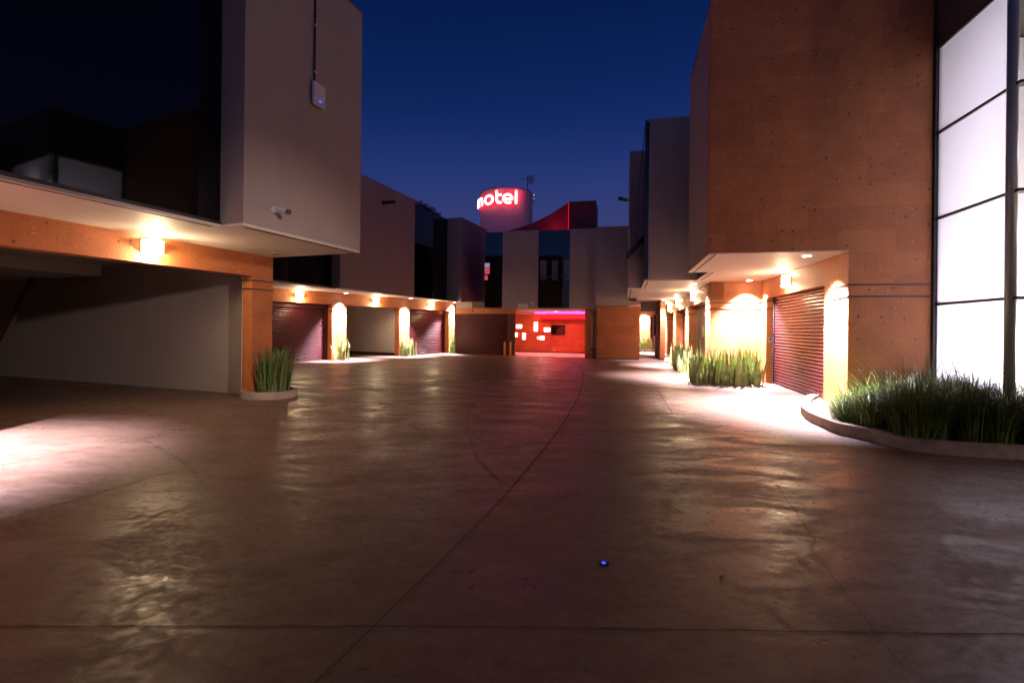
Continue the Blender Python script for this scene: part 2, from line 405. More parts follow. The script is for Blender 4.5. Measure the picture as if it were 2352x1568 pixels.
# sloping brown beam at the back of the garage
pa = FL.p(cback+.25, ds-.1, 2.7); a1 = P(-90, 790, .9)
sa = FL.p(-16.6, FL.dC(72, -16.6), 2.62); sb = FL.p(-16.6, FL.dC(-10, -16.6), FL.zat(-16.6, FL.dC(-10, -16.6), -10, 806))
m = MB(); w = Vector((0, 0, .11)); dd = FL.n*.12
m.poly([sa-w-dd, sb-w-dd, sb+w-dd, sa+w-dd]); m.poly([sa-w+dd, sb-w+dd, sb+w+dd, sa+w+dd]); m.poly([sa-w-dd, sb-w-dd, sb-w+dd, sa-w+dd]); m.poly([sa+w-dd, sb+w-dd, sb+w+dd, sa+w+dd])
m.poly([sb-w-dd, sb-w+dd, sb+w+dd, sb+w-dd]); m.poly([sa-w-dd, sa-w+dd, sa+w+dd, sa+w-dd])
build('sloping_beam', m, 'brown', LB)
# upper storey
build('upper_wall', MB().box(FL, -14, CB, dbox, D1, 3.02, TOP), 'stucco', LB)
gl = build('window', MB().box(FL, -14, CG, D0, dbox, 3.07, TOP-.06), 'glass', LB)
build('frame', MB().box(FL, -14, CG+.02, D0, dbox-.002, 3.02, 3.07), 'frame', gl)
for dd in (-4.8,):
    build('mullion', MB().box(FL, CG-.02, CG+.004, dd-.012, dd+.012, 3.07, TOP-.06), 'frame', gl)
build('coping', MB().box(FL, -14.02, CG+.01, D0, dbox-.002, TOP-.06, TOP+.02), 'frame', LB)
out = [FL.p(-14, D0), FL.p(CG+.03, D0), FL.p(CG+.03, dbox-.01), FL.p(CB+.0, dbox-.01), FL.p(CB, D1), FL.p(-14, D1)]
soffit_with_groove(LB, out, 3.0)
build('drip_groove', MB().box(FL, CB-.10, CB-.07, dbox+.1, D1-.1, 2.974, 2.984), 'groove', LB)
build('drip_groove', MB().box(FL, CG-.07, CG-.04, D0, dbox-.1, 2.974, 2.984), 'groove', LB)
build('end_wall', MB().box(FL, -20.2, crev, D1-.18, D1-.002, 0, 2.97), 'stucco', LB)
# ------------------------------------------------------------------ LEFT REAR BUILDING
C2, TP2 = -17.865, 7.8
dA0, dA1 = 15.5, 20.95; dB0, dB1 = 25.1, 28.8
cA, cGl, cBx = -12.84, -13.25, -12.27
LR = thing('garage_building', 'grey rear motel block behind the overhang at left, two burgundy shutters and one open bay', 'building', F2.p(C2, 10))
xd = lambda x: F2.dC(x, C2, 765)
segs = dict(o1=(xd(560), xd(762.7)), p1=(xd(762.7), xd(795)), o2=(xd(795), xd(916.9)), p2=(xd(916.9), xd(939.8)), o3=(xd(939.8), xd(1031)), p3=(xd(1031), xd(1043.5)))
rd = .32; cr2 = C2-rd
build('beam', MB().box(F2, cr2, C2, segs['o1'][0]-2, segs['p3'][1], 2.46, 2.98), 'stone', LR)
for k in ('p1', 'p2', 'p3'): pier(LR, F2, cr2, C2, segs[k][0], segs[k][1], 2.46, (2.14, 2.33))
for k in ('o1', 'o3'):
    shutter(LR, F2, 'd', cr2-.02, segs[k][0], segs[k][1]-.0, 0, 2.46, 1)
    build('guide_rail', MB().box(F2, cr2-.06, cr2+.03, segs[k][1]-.16, segs[k][1]+.02, 0, 2.46), 'rail', LR)
    build('shutter_box', MB().box(F2, cr2-.06, cr2+.05, segs[k][0], segs[k][1]-.16, 2.26, 2.46), 'rail', LR)
a, b = segs['o2']; dp = 6.5
m = MB(); m.poly([F2.p(cr2, b+.25, 0), F2.p(cr2-dp, b+.25, 0), F2.p(cr2-dp, b+.25, 2.9), F2.p(cr2, b+.25, 2.9)]); build('inner_wall', m, 'white', LR)
m = MB(); m.poly([F2.p(cr2-dp, a-.2, 0), F2.p(cr2-dp, b+.25, 0), F2.p(cr2-dp, b+.25, 2.9), F2.p(cr2-dp, a-.2, 2.9)]); build('inner_wall', m, 'white', LR)
m = MB(); m.poly([F2.p(cr2, a-.2, 0), F2.p(cr2-dp, a-.2, 0), F2.p(cr2-dp, a-.2, 2.9), F2.p(cr2, a-.2, 2.9)]); build('inner_wall', m, 'white', LR)
build('inner_ceiling', MB().box(F2, cr2-dp, cr2, a-.2, b+.2, 2.85, 2.9), 'white', LR)
build('skirting', MB().box(F2, cr2-dp, cr2, b+.225, b+.245, 0, .14), 'dark', LR)
LBK = -20.0
build('upper_wall', MB().box(FL, LBK, cA, dA0, dA1, 3.02, TP2), 'stucco', LR)
build('upper_wall', MB().box(FL, LBK, cBx, dB0, dB1, 3.02, TP2), 'stucco', LR)
w1 = build('window', MB().box(FL, LBK, cGl, 8.6, dA0, 3.07, TP2-.03), 'glass', LR)
build('frame', MB().box(FL, LBK, cGl+.015, 8.6, dA0-.002, 3.02, 3.07), 'frame', w1)
w2 = build('window', MB().box(FL, LBK, cGl+.05, dA1, dB0, 3.07, TP2-.03), 'glass', LR)
build('frame', MB().box(FL, LBK, cGl+.065, dA1+.002, dB0-.002, 3.02, 3.07), 'frame', w2)
for dd in (13.2, 10.9): build('mullion', MB().box(FL, cGl-.02, cGl+.004, dd-.012, dd+.012, 3.07, TP2-.03), 'frame', w1)
for dd in (22.35, 23.72): build('mullion', MB().box(FL, cGl+.03, cGl+.054, dd-.012, dd+.012, 3.07, TP2-.03), 'frame', w2)
out = [FL.p(LBK, 8.6), FL.p(cGl+.02, 8.6), FL.p(cGl+.02, dA0-.005), FL.p(cA, dA0-.005), FL.p(cA, dA1+.005), FL.p(-12.9, dA1+.005), FL.p(-12.55, dB0-.005), FL.p(cBx, dB0-.005), FL.p(cBx, dB1), FL.p(LBK, dB1)]
soffit_with_groove(LR, out, 3.0)
for c, da, db in ((cA, dA0, dA1), (cBx, dB0, dB1)): build('drip_groove', MB().box(FL, c-.10, c-.07, da+.1, db-.1, 2.974, 2.984), 'groove', LR)
# ------------------------------------------------------------------ CENTRE BUILDING
DC = 25.15; TPC = 6.68; ZC = 2.57
CE = thing('motel_office_building', 'grey rear building across the courtyard with tall dark windows above the red lit hall', 'building', FR.p(-4, DC))
cx = lambda x, y=753.5, d=DC: FR.cD(x, d, y)
c_l, c1, c2_, c3, c4 = cx(1113.5, 620), cx(1154, 620), cx(1236, 620), cx(1308.5, 620), cx(1368, 620)
cfar = c_l
build('upper_wall', MB().box(FR, c1, c2_, DC, DC+5, ZC, TPC), 'stucco', CE)
build('upper_wall', MB().box(FR, c3, c4+.3, DC, DC+5, ZC, TPC), 'stucco', CE)
wl = build('window', MB().box(FR, cfar, c1, DC+.06, DC+4.9, ZC+.05, TPC-.02), 'glass', CE)
build('frame', MB().box(FR, cfar, c1-.002, DC+.03, DC+.09, ZC, ZC+.05), 'frame', wl)
wr = build('window', MB().box(FR, c2_, c3, DC+.06, DC+4.9, ZC+.05, TPC-.02), 'glass', CE)
build('frame', MB().box(FR, c2_+.002, c3-.002, DC+.03, DC+.09, ZC, ZC+.05), 'frame', wr)
for z in (4.19,):
    build('transom', MB().box(FR, c2_+.003, c3-.003, DC+.035, DC+.075, z, z+.04), 'frame', wr)
mdim = simple('dim_blue_slats', (.10, .12, .2), .6)
for (xa, xb, ya, yb) in ((1241, 1254.5, 597, 643), (1267.5, 1281, 597, 643), (1295, 1308, 597, 643)):
    ca, cb = cx(xa, 620), cx(xb, 620)
    za, zb = FR.zat(ca, DC, xa, yb), FR.zat(ca, DC, xa, ya)
    for lo, hi in ((za, 4.18), (4.25, zb)):
        lv = MB(); n = max(2, int((hi-lo)/.085))
        for k in range(n):
            z = lo+(hi-lo)*k/n; lv.box(FR, ca, cb, DC+.03, DC+.05, z, z+(hi-lo)/n*.55)
        lv.box(FR, ca+.02, ca+.04, DC+.035, DC+.045, lo, hi)
        build('slat_panel', lv, mdim, wr)  # dim blue slats set just proud of the dark glass
cp0, cp1 = cx(1113, 620), cx(1124, 620)  # glowing panes stand for the pink room reflected in the glass
def zc(x, y): return FR.zat(cx(x, y), DC, x, y)
build('reflection_pane', MB().box(FR, cp0, cp1, DC+.03, DC+.055, zc(1120, 629), zc(1120, 613)), 'e_pink', wl)
build('reflection_pane', MB().box(FR, cp0, cp1, DC+.03, DC+.055, zc(1120, 613)+.01, zc(1120, 604)), 'e_pale', wl)
build('reflection_pane', MB().box(FR, cp0, cp1-.1, DC+.03, DC+.055, zc(1120, 643), zc(1120, 632)), 'e_pink', wl)
# lower storey: shutter, lintel, hall
sx0, sx1 = cx(1045.5, 770), cx(1183, 770)
hx1 = cx(1343.5, 770); gx0, gx1 = cx(1356.5, 770), cx(1370.5, 770)
DSH = 25.3; fx = lambda x: FL.cD(x, DSH, 770)
shutter(CE, FL, 'c', DSH-.01, fx(1045.5), fx(1183.5), 0, 2.3, -1)
build('guide_rail', MB().box(FL, fx(1183.5)-.45, fx(1183.5), DSH-.06, DSH-.04, 0, 2.3), 'rail', CE)
build('lintel', MB().box(FL, fx(1045.5), fx(1183.5), DSH, DSH+.35, 2.3, 2.62), 'stone', CE)
build('fascia', MB().box(FL, fx(1045.5), fx(1083), DSH+.02, DSH+.3, 2.62, 2.98), 'stucco', CE)
build('fascia', MB().box(FL, fx(1083), fx(1190), DSH+.03, DSH+.3, 2.62, 2.98), 'dark', CE)
build('hall_pier', MB().box(FR, hx1, gx0, DC, DC+.4, 0, ZC-.01), 'stone', CE)
DH = 29.4
build('hall_wall', MB().box(FR, sx1-3, gx1+.5, DH, DH+.2, 0, 2.9), 'stone', CE)
build('hall_wall', MB().box(FR, sx1-2.6, sx1-2.4, 27.9, DH, 0, 2.9), 'stone', CE)
build('hall_wall', MB().box(FR, hx1+.02, hx1+.3, DC+.42, DH, 0, 2.9), 'stone', CE)
build('hall_ceiling', MB().prism([FR.p(sx1, DC+.41), FR.p(gx1, DC+.41), FR.p(gx1, DH), FR.p(sx1-2.4, DH), FR.p(sx1-2.4, 27.9), FR.p(sx1, DC+1.4)], ZC-.08, ZC+.1), 'white', CE)
build('hall_bulkhead', MB().box(FR, sx1-2.3, cx(1235), DC+2.6, DC+2.8, 2.33, ZC-.08), 'white', CE)
build('hall_bulkhead', MB().box(FR, cx(1240, 740, DH-.3), hx1, DH-.32, DH-.01, 2.05, 2.42), 'crimson', CE)
build('skirting', MB().box(FR, sx1-2.4, hx1, DH-.03, DH-.002, 0, .09), 'dark', CE)
build('hall_floor', MB().prism([FR.p(sx1, DC+.2), FR.p(hx1, DC+.2), FR.p(hx1, DH), FR.p(sx1-2.4, DH), FR.p(sx1-2.4, 27.9), FR.p(sx1, DC+1.4)], .004, .02), 'white', CE)
def c6(x, y): return (1640+x/2.94)/1.6327, (1000+y/2.94)/1.6327
def onhall(x0, y0, x1, y1, d, th, mat, name, parent, **k):
    a = c6(x0, y0); b = c6(x1, y1); ca, cb = FR.cD(a[0], d, a[1]), FR.cD(b[0], d, a[1])
    return build(name, MB().box(FR, ca, cb, d-th, d, FR.zat(ca, d, a[0], b[1]), FR.zat(ca, d, a[0], a[1])), mat, parent, **k)
nf = thing('wall_light', 'group of glowing rectangular niches', 'light') if False else None
boxes = [((872, 638, 932, 677), 'upper left glowing rectangle on the red hall wall'), ((1068, 610, 1107, 710), 'tall upright glowing rectangle high on the red hall wall'),
 ((1178, 672, 1242, 714), 'glowing rectangle beside the wall screen in the red hall'), ((862, 728, 884, 770), 'small glowing rectangle next to the shutter edge in the red hall'),
 ((940, 730, 973, 800), 'narrow upright glowing rectangle low on the red hall wall'), ((1097, 766, 1180, 803), 'lowest wide glowing rectangle, its left half dimmer')]
for i, (bx, lb) in enumerate(boxes):
    a = c6(bx[0], bx[1]); org = FR.p(FR.cD(a[0], DH, a[1]), DH-.03, 1.2)
    t = thing('wall_light', lb, 'wall light', org, group='glowing rectangles on the hall wall')
    e = 1
    onhall(bx[0]-3, bx[1]-3, bx[2]+3, bx[3]+3, DH-.002, .03, 'amber', 'frame', t)
    if i == 5:
        onhall(1097, 766, 1130, 803, DH-.03, .012, 'e_boxd', 'diffuser', t); onhall(1130, 766, 1180, 803, DH-.03, .012, 'e_box', 'diffuser', t)
    else: onhall(*bx, DH-.03, .012, 'e_box', 'diffuser', t)
tv = thing('wall_screen', 'switched-off black screen on the red hall wall', 'television', FR.p(FR.cD(1240, DH), DH-.05, 1.4))
onhall(1256, 641, 1412, 751, DH-.002, .06, 'black', 'casing', tv); onhall(1262, 647, 1406, 745, DH-.062, .004, 'glass', 'screen', tv)
so = thing('wall_socket', 'small pale socket plate low on the red hall wall', 'socket', FR.p(FR.cD(1205, DH), DH-.02, .3))
onhall(1282, 912, 1299, 929, DH-.002, .012, 'whitebox', 'plate', so); onhall(1287, 917, 1294, 924, DH-.014, .003, 'dark', 'outlet', so)
# purple tube, ceiling spots in the hall
pt = thing('tube_light', 'purple neon tube running under the hall ceiling', 'tube light', FR.p(cx(1300), DC+1.6, 2.4))
ca, cb = FR.cD(1228, DC+2.5), FR.cD(1343, DC+2.5)
m = MB(); m.tube([FR.p(ca, DC+2.5, 2.40), FR.p(cb, DC+2.5, 2.40)], .03, 8); build('tube', m, 'e_purple', pt)
build('holder', MB().box(FR, ca, cb, DC+2.55, DC+2.59, 2.37, ZC), 'whitebox', pt)
for lb, (x, y) in (('hall ceiling spot nearest the courtyard, right of centre', c6(1310, 489)), ('hall ceiling spot beside the purple tube', c6(1415, 514)), ('hall ceiling spot at far left over the glowing rectangles', c6(928, 545))):
    p = P(x, y, 2.5)
    if p.y > 28: p = FR.p(FR.cD(x, 28.6), 28.6, 2.5)
    t = thing('ceiling_spot', lb, 'spotlight', p, group='hall ceiling spots', local=True)
    m = MB(); m.tube([(0, 0, .06), (0, 0, -.01)], .075, 14); build('housing', m, 'whitebox', t)
    m = MB(); m.tube([(0, 0, -.01), (0, 0, -.025)], .06, 14); build('lens', m, 'e_pinkl', t)
    light('SPOT', (0, 0, -.05), 40, (1, .35, .35), t, spot=120, blend=.6)
red = (1, .085, .075)
for cc in (.22, .5, .78):
    c = sx1+(hx1-sx1)*cc
    light('AREA', FR.p(c, DC+1.3, 2.46), 40, red, CE, size=(1.0, .25), aim=(0, 0, -1)).location -= CE.location
light('AREA', FR.p((sx1+hx1)/2, DH-.6, 2.3), 30, red, CE, size=(3.4, .1), aim=tuple(FR.d*1+Vector((0, 0, -.6)))).location -= CE.location
light('POINT', FR.p((sx1+hx1)/2, DC+2.2, 1.2), 30, red, CE, radius=.5).location -= CE.location
light('POINT', FR.p(cb-.4, DC+2.2, 2.3), 5, (.4, .1, 1), CE).location -= CE.location
# slot between hall pier and stone screen
m = MB().box(FR, gx0+.1, gx0+.16, DC+.1, DC+.2, 0, 2.45); build('gate_post', m, 'black', CE)
build('gate_post', MB().box(FR, gx1-.14, gx1-.09, DC+.1, DC+.2, 0, 2.45), 'black', CE)
build('gate_rail', MB().box(FR, gx0, gx1+.1, DC+.11, DC+.15, 2.25, 2.33), 'black', CE)
build('gate_rail', MB().box(FR, gx0, gx1+.1, DC+.11, DC+.15, .42, .5), 'black', CE)
# block and stone screen at right of centre
DP = 24.75
cb0, cb1 = FR.cD(1366.5, DP-.15), FR.cD(1443.5, DP-.15)
build('upper_wall', MB().box(FR, cb0, cb1, DP-.15, DP+2, 2.66, 6.62), 'stucco', CE)
ps0, ps1 = FR.cD(1371, DP), FR.cD(1469.5, DP)
scn = build('stone_screen', MB().box(FR, ps0, ps1, DP, DP+.3, .05, 2.64), 'stone', CE)
build('skirting', MB().box(FR, ps0+.01, ps1-.01, DP+.02, DP+.3, 0, .05), 'dark', scn)
# panel on the facade, red box, small camera handled below
pl = thing('wall_plate', 'blank beige rectangular plate on the rear facade above the hall', 'plate', FR.p(cx(1200), DC, 2.8))
build('plate', MB().box(FR, cx(1189.3, 700), cx(1213, 700), DC-.03, DC-.002, ZC+.01, 2.8), 'soffit', pl)
build('rim', MB().box(FR, cx(1189.3, 700)-.015, cx(1213, 700)+.015, DC-.02, DC-.001, ZC+.002, 2.815), 'grey', pl)
rb = thing('alarm_box', 'small red alarm box on the lintel above the rear shutter', 'alarm box', FR.p(cx(1080), DC, 2.4))
x0, y0 = c6(366, 466); x1, y1 = c6(400, 488)
build('casing', MB().box(FR, cx(x0, y0), cx(x1, y0), DC-.06, DC-.001, 2.34, 2.50), 'amber', rb)
build('lens', MB().box(FR, cx(x0, y0)+.05, cx(x1, y0)-.1, DC-.075, DC-.06, 2.38, 2.46), emis('red_lens', (1, .05, .04), 1.5), rb)
# ------------------------------------------------------------------ RIGHT REAR WING
RW = thing('garage_building', 'grey rear wing at right with stepped boxes above a row of lit stone piers', 'building', FR.p(2.57, 16))
CW2 = 2.57; xr = lambda x: FR.dC(x, CW2, 730)
d_c = dict(j0=15.72, a0=xr(1620.5), a1=xr(1582.5), b0=xr(1573.5), b1=xr(1552.5), e0=xr(1546.5), e1=xr(1533.0))
rvr = .38
build('beam', MB().box(FR, CW2, CW2+rvr, d_c['j0'], 36, 2.45, 2.98), 'stone', RW)
for k0, k1 in (('a1', 'b0'), ('b1', 'e0')):
    pier(RW, FR, CW2, CW2+rvr, d_c[k0], d_c[k1], 2.45, (2.14, 2.33))
pier(RW, FR, CW2, CW2+rvr, d_c['e1'], 36, 2.45, (2.14, 2.33))
# jog wall facing the forecourt, with its bands
jw = build('pier', MB().prism([FR.p(CW2, 15.72), FR.p(4.02, 15.72), FR.p(4.02, 16.1), FR.p(CW2+rvr, 16.1), FR.p(CW2+rvr, d_c['a0']), FR.p(CW2, d_c['a0'])], 0, 2.98), 'stone', RW)
for z in (2.14, 2.33):
    build('band', MB().prism([FR.p(CW2-.015, 15.705), FR.p(4.0, 15.705), FR.p(4.0, 15.75), FR.p(CW2+rvr-.1, 15.75), FR.p(CW2+rvr+.012, d_c['a0']+.012), FR.p(CW2-.015, d_c['a0']+.012)], z, z+.03), 'band', jw)
build('service_door', MB().box(FR, CW2+rvr-.03, CW2+rvr+.02, d_c['a0'], d_c['a1'], 0, 2.45), 'steel', RW)
build('door_frame', MB().box(FR, CW2+rvr-.08, CW2+rvr-.03, d_c['a1']-.06, d_c['a1'], 0, 2.45), 'grey', RW)
shutter(RW, FR, 'd', CW2+rvr-.02, d_c['b0'], d_c['b1'], 0, 2.45, -1); shutter(RW, FR, 'd', CW2+rvr-.02, d_c['e0'], d_c['e1'], 0, 2.45, -1)
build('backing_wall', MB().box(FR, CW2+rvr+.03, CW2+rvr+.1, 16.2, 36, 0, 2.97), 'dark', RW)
def upper(parent, c0, d0, d1, top, mat='stucco', cend=9):
    return build('upper_wall', MB().box(FR, c0, cend, d0, d1, 3.02, top), mat, parent)
upper(RW, .71, 15.32, 18.02, 7.9); upper(RW, .17, 18.1, 23.55, 7.95); upper(RW, .62, 23.56, 26.5, 7.4); upper(RW, -.1+.3, 26.5, 36, 7.2)
w = build('window', MB().box(FR, .66, 9, 15.28, 15.32, 3.05, 7.93), 'glass', RW) if False else None
sw = build('window', MB().box(FR, .60, .705, 15.36, 18.06, 3.1, 7.88), 'glass', RW)
build('frame', MB().box(FR, .585, .64, 15.325, 15.36, 3.06, 7.92), 'frame', sw)
outl = [FR.p(9, 15.34), FR.p(.60, 15.30), FR.p(.60, 18.08), FR.p(.14, 18.08), FR.p(.14, 23.55), FR.p(.6, 23.55), FR.p(.6, 26.5), FR.p(.15, 26.5), FR.p(.15, 36), FR.p(9, 36)]
soffit_with_groove(RW, outl, 3.0)
build('drip_groove', MB().box(FR, .70, .73, 15.45, 18.0, 2.974, 2.984), 'groove', RW)
build('drip_groove', MB().box(FR, .24, .27, 18.2, 23.4, 2.974, 2.984), 'groove', RW)
# passage side wall, framed panel, rear wall with pier
cS = FR.cD(1517, 25.1)
pw = build('passage_wall', MB().box(FR, cS, cS+.22, 25.1, 29.6, .06, 2.98), 'stone', RW)
build('skirting', MB().box(FR, cS+.005, cS+.215, 25.105, 29.6, 0, .06), 'dark', pw)
hb = build('beam', MB().box(FR, FR.cD(1471, 27.4), cS, 27.4, 27.6, 2.5, 2.98), 'stucco', RW)
DBK = 35.5
cq0, cq1, cq2 = FR.cD(1466, DBK), FR.cD(1493, DBK), FR.cD(1503, DBK)
pier(RW, FR, cq0-.4, cq1, DBK, DBK+.4, 2.98, (2.14, 2.33))
build('beam', MB().box(FR, cq1, cq2+1.5, DBK, DBK+.4, 2.4, 2.98), 'stone', RW)
shutter(RW, FR, 'c', DBK+.3, cq1, cq2+1.5, 0, 2.4, -1)
build('bed_kerb', MB().box(FR, cq0-1, cq2+1.5, DBK-1.3, DBK-1.15, 0, .14), 'curb', RW)
pn = thing('display_panel', 'tall framed panel hanging beside the passage at right', 'panel', FR.p(cS-.2, 27, 1.8))
ca, cb = FR.cD(1499.3, 27.0), FR.cD(1508.8, 27.0); za, zb = FR.zat(ca, 27, 1503, 772), FR.zat(ca, 27, 1503, 721)
build('frame', MB().box(FR, ca, cb, 27.0, 27.05, za, zb), 'whitebox', pn)
build('panel_face', MB().box(FR, ca+.03, cb-.03, 26.985, 27.0, za+.04, zb-.04), 'brown', pn)
# ------------------------------------------------------------------ RIGHT FRONT STONE BUILDING
DF, CS1, CWR, TP1 = 10.0, 1.6, 4.0, 7.88
RF = thing('stone_building', 'tall orange stone corner block at right with burgundy roller door and overhang', 'building', FR.p(CWR, DF))
cgl = FR.cD(2137, DF)
m = MB(); z0 = 3.0
L_ = [(CS1, 3.0), (CWR, 3.0), (CWR, 0), (cgl, 0), (cgl, TP1), (CS1, TP1)]
dth = .3
m.poly([FR.p(c, DF, z) for c, z in L_]); m.poly([FR.p(c, DF+dth, z) for c, z in reversed(L_)])
for k in range(6):
    a, b = L_[k], L_[(k+1) % 6]
    m.poly([FR.p(a[0], DF, a[1]), FR.p(a[0], DF+dth, a[1]), FR.p(b[0], DF+dth, b[1]), FR.p(b[0], DF, b[1])])
sf = build('stone_facade', m, 'stone', RF)
for z in (2.13, 2.345):
    build('band', MB().prism([FR.p(CWR-.016, DF-.014), FR.p(cgl-.01, DF-.014), FR.p(cgl-.01, DF+.02), FR.p(CWR+.02, DF+.02), FR.p(CWR+.02, DF+.7), FR.p(CWR-.016, DF+.7)], z, z+.03), 'band', sf)
build('upper_wall', MB().box(FR, CS1+.004, 9, DF+dth, 13.14, 3.02, TP1-.01), 'stucco', RF)
rw_ = build('window', MB().box(FR, 2.12, 9, 13.14, 15.3, 3.05, TP1-.02), 'glass', RF)
build('frame', MB().box(FR, 2.10, 2.16, 13.15, 15.29, 3.02, 3.06), 'frame', rw_)
outl = [FR.p(9, DF+.004), FR.p(CS1, DF+.004), FR.p(CS1, 13.15), FR.p(2.09, 13.15), FR.p(2.09, 15.3), FR.p(9, 15.3)]
m = MB().prism(outl, 2.98, 2.998); build('soffit', m, 'soffit', RF)
build('drip_groove', MB().box(FR, CS1+.12, CS1+.15, DF+.12, 13.1, 2.972, 2.982), 'groove', RF)
build('drip_groove', MB().box(FR, 2.2, 2.23, 13.2, 15.2, 2.972, 2.982), 'groove', RF)
go0, go1 = FR.dC(1892, CWR, 800), FR.dC(1760, CWR, 760)
crv = FR.cD(1779, go1, 760)
build('pier', MB().box(FR, CWR, crv, DF+dth+.002, go0, 0, 2.975), 'stone', RF)
fp = build('pier', MB().box(FR, CWR, crv, go1, 15.715, 0, 2.975), 'stone', RF)
for z in (2.13, 2.345): build('band', MB().box(FR, CWR-.014, crv+.0, go1-.012, 15.70, z, z+.03), 'band', fp)
build('beam', MB().box(FR, CWR, crv, go0, go1, 2.45, 2.975), 'stone', RF)
sh = shutter(RF, FR, 'd', crv-.01, go0, go1-.1, 0.02, 2.45, -1, pitch=.08, amp=.028)
build('guide_rail', MB().box(FR, crv-.06, crv+.03, go1-.12, go1-.001, 0, 2.45), 'frame', RF)
build('inner_wall', MB().box(FR, crv+.04, crv+.1, DF+dth, 15.7, 0, 2.97), 'dark', RF)
# glowing glass corner
CGW = (cgl+.06); d_post = FR.dC(2326, CGW); post_w = .19
GB = thing('glass_stair_tower', 'tall backlit frosted glass corner with grey post and dark mullions', 'glass tower', FR.p(CGW, d_post))
mz = [.15, 2.0, 3.5, 5.0, 6.5]
far_c = CGW+4.5
for k in range(4):
    z0, z1 = mz[k]+.025, mz[k+1]-.025
    pm = MB(); pm.poly([FR.p(CGW, d_post, z0), FR.p(CGW, DF-.05, z0), FR.p(CGW, DF-.05, z1), FR.p(CGW, d_post, z1)])
    build('glass_pane', pm, 'frost', GB)
    pm = MB(); pm.poly([FR.p(CGW+.1, d_post-.1, z0), FR.p(far_c, d_post-.1, z0), FR.p(far_c, d_post-.1, z1), FR.p(CGW+.1, d_post-.1, z1)])
    build('glass_pane', pm, 'frost', GB)
for z in mz:
    build('transom', MB().prism([FR.p(CGW-.03, DF-.02), FR.p(CGW+.03, DF-.02), FR.p(CGW-.025, d_post+.01), FR.p(far_c, d_post-.03), FR.p(far_c, d_post-.14), FR.p(CGW-.03, d_post-.14)], z-.02, z+.02), 'frame', GB)
build('jamb', MB().box(FR, CGW-.05, CGW+.04, DF-.06, DF-.002, 0, TP1), 'frame', GB)
m = MB(); pc = FR.p(CGW-.025, d_post+.01); m.tube([pc, pc+Vector((0, 0, TP1))], .064, 24); build('post', m, simple('grey_post', (.36, .38, .38), .45, metal=.3), GB, smooth=True)
build('fascia', MB().box(FR, CGW-.02, far_c, d_post-.12, DF-.07, 6.53, TP1), simple('fascia_metal', (.07, .06, .05), .5), GB)
build('base_kerb', MB().box(FR, CGW-.04, far_c, d_post-.12, DF-.07, 0, .12), 'curb', GB)
build('inner_wall', MB().box(FR, CGW+2.6, CGW+2.7, d_post-.1, DF-.07, 0, 6.5), 'white', GB)
build('inner_wall', MB().box(FR, CGW+.05, CGW+2.6, DF-.12, DF-.07, 0, 6.5), 'white', GB)
def glight(c, d, z, e, r=.25):
    l = light('POINT', FR.p(c, d, z)-GB.location, e, (.91, .88, 1), GB, radius=r)
dm = (d_post+DF)/2
glight(CGW+1.3, dm-.3, .9, 240); glight(CGW+1.3, dm-.4, 2.9, 52); glight(CGW+1.2, dm-.6, 4.4, 34); glight(CGW+1.2, dm-.7, 5.7, 25)
# building further back towards the camera side, continuing right wing
RB = thing('side_building', 'grey block continuing beyond the glass corner', 'building', FR.p(8.5, 2))
build('wall', MB().box(FR, 9.5, 12, -16, 7.6, 0, 7.4), 'stucco', RB)
build('base', MB().box(FR, 9.45, 9.5, -16, 7.6, 0, 2.9), 'stone', RB)
# ------------------------------------------------------------------ tower, sign, antenna, red screen
TY = 36.0; TX = (1164-1176-3.4)/F*TY; TRD = 59.3*TY/F
TZ = 11.42
tow = thing('tower', 'round plastered tower carrying the red neon sign', 'tower', (TX, TY, 0))
m = MB(); seg = 64
ring = [Vector((TX+TRD*math.cos(2*math.pi*k/seg), TY+TRD*math.sin(2*math.pi*k/seg))) for k in range(seg)]
m.prism(ring, 0, TZ); tb = build('wall', m, 'tower', tow)
m = MB()
for k in range(seg):
    a0, a1 = 2*math.pi*k/seg, 2*math.pi*(k+1)/seg
    pa = lambda a, r, z: Vector((TX+r*math.cos(a), TY+r*math.sin(a), z))
    r0, r1 = TRD-.1, TRD+.012
    m.poly([pa(a0, r1, TZ-.05), pa(a1, r1, TZ-.05), pa(a1, r1, TZ+.03), pa(a0, r1, TZ+.03)]); m.poly([pa(a0, r1, TZ+.03), pa(a1, r1, TZ+.03), pa(a1, r0, TZ+.03), pa(a0, r0, TZ+.03)])
build('rim', m, 'grey', tow)
RL = TRD+.17
def cyl(s, z, r=RL):
    a = s/2.04                       # arc coordinate to angle from the side facing us
    return Vector((TX+r*math.sin(a), TY-r*math.cos(a), z))
def arc(cs, cz, rx, rz, a0, a1, n=18):
    return [(cs+rx*math.cos(R(a0+(a1-a0)*k/n)), cz+rz*math.sin(R(a0+(a1-a0)*k/n))) for k in range(n+1)]
ZO = .07; zb, zx, zt = 10.235+ZO, 10.77+ZO, 11.03+ZO; zm = (zb+zx)/2
def seg_(a, b, n=5): return [(a[0]+(b[0]-a[0])*k/n, a[1]+(b[1]-a[1])*k/n) for k in range(n+1)]
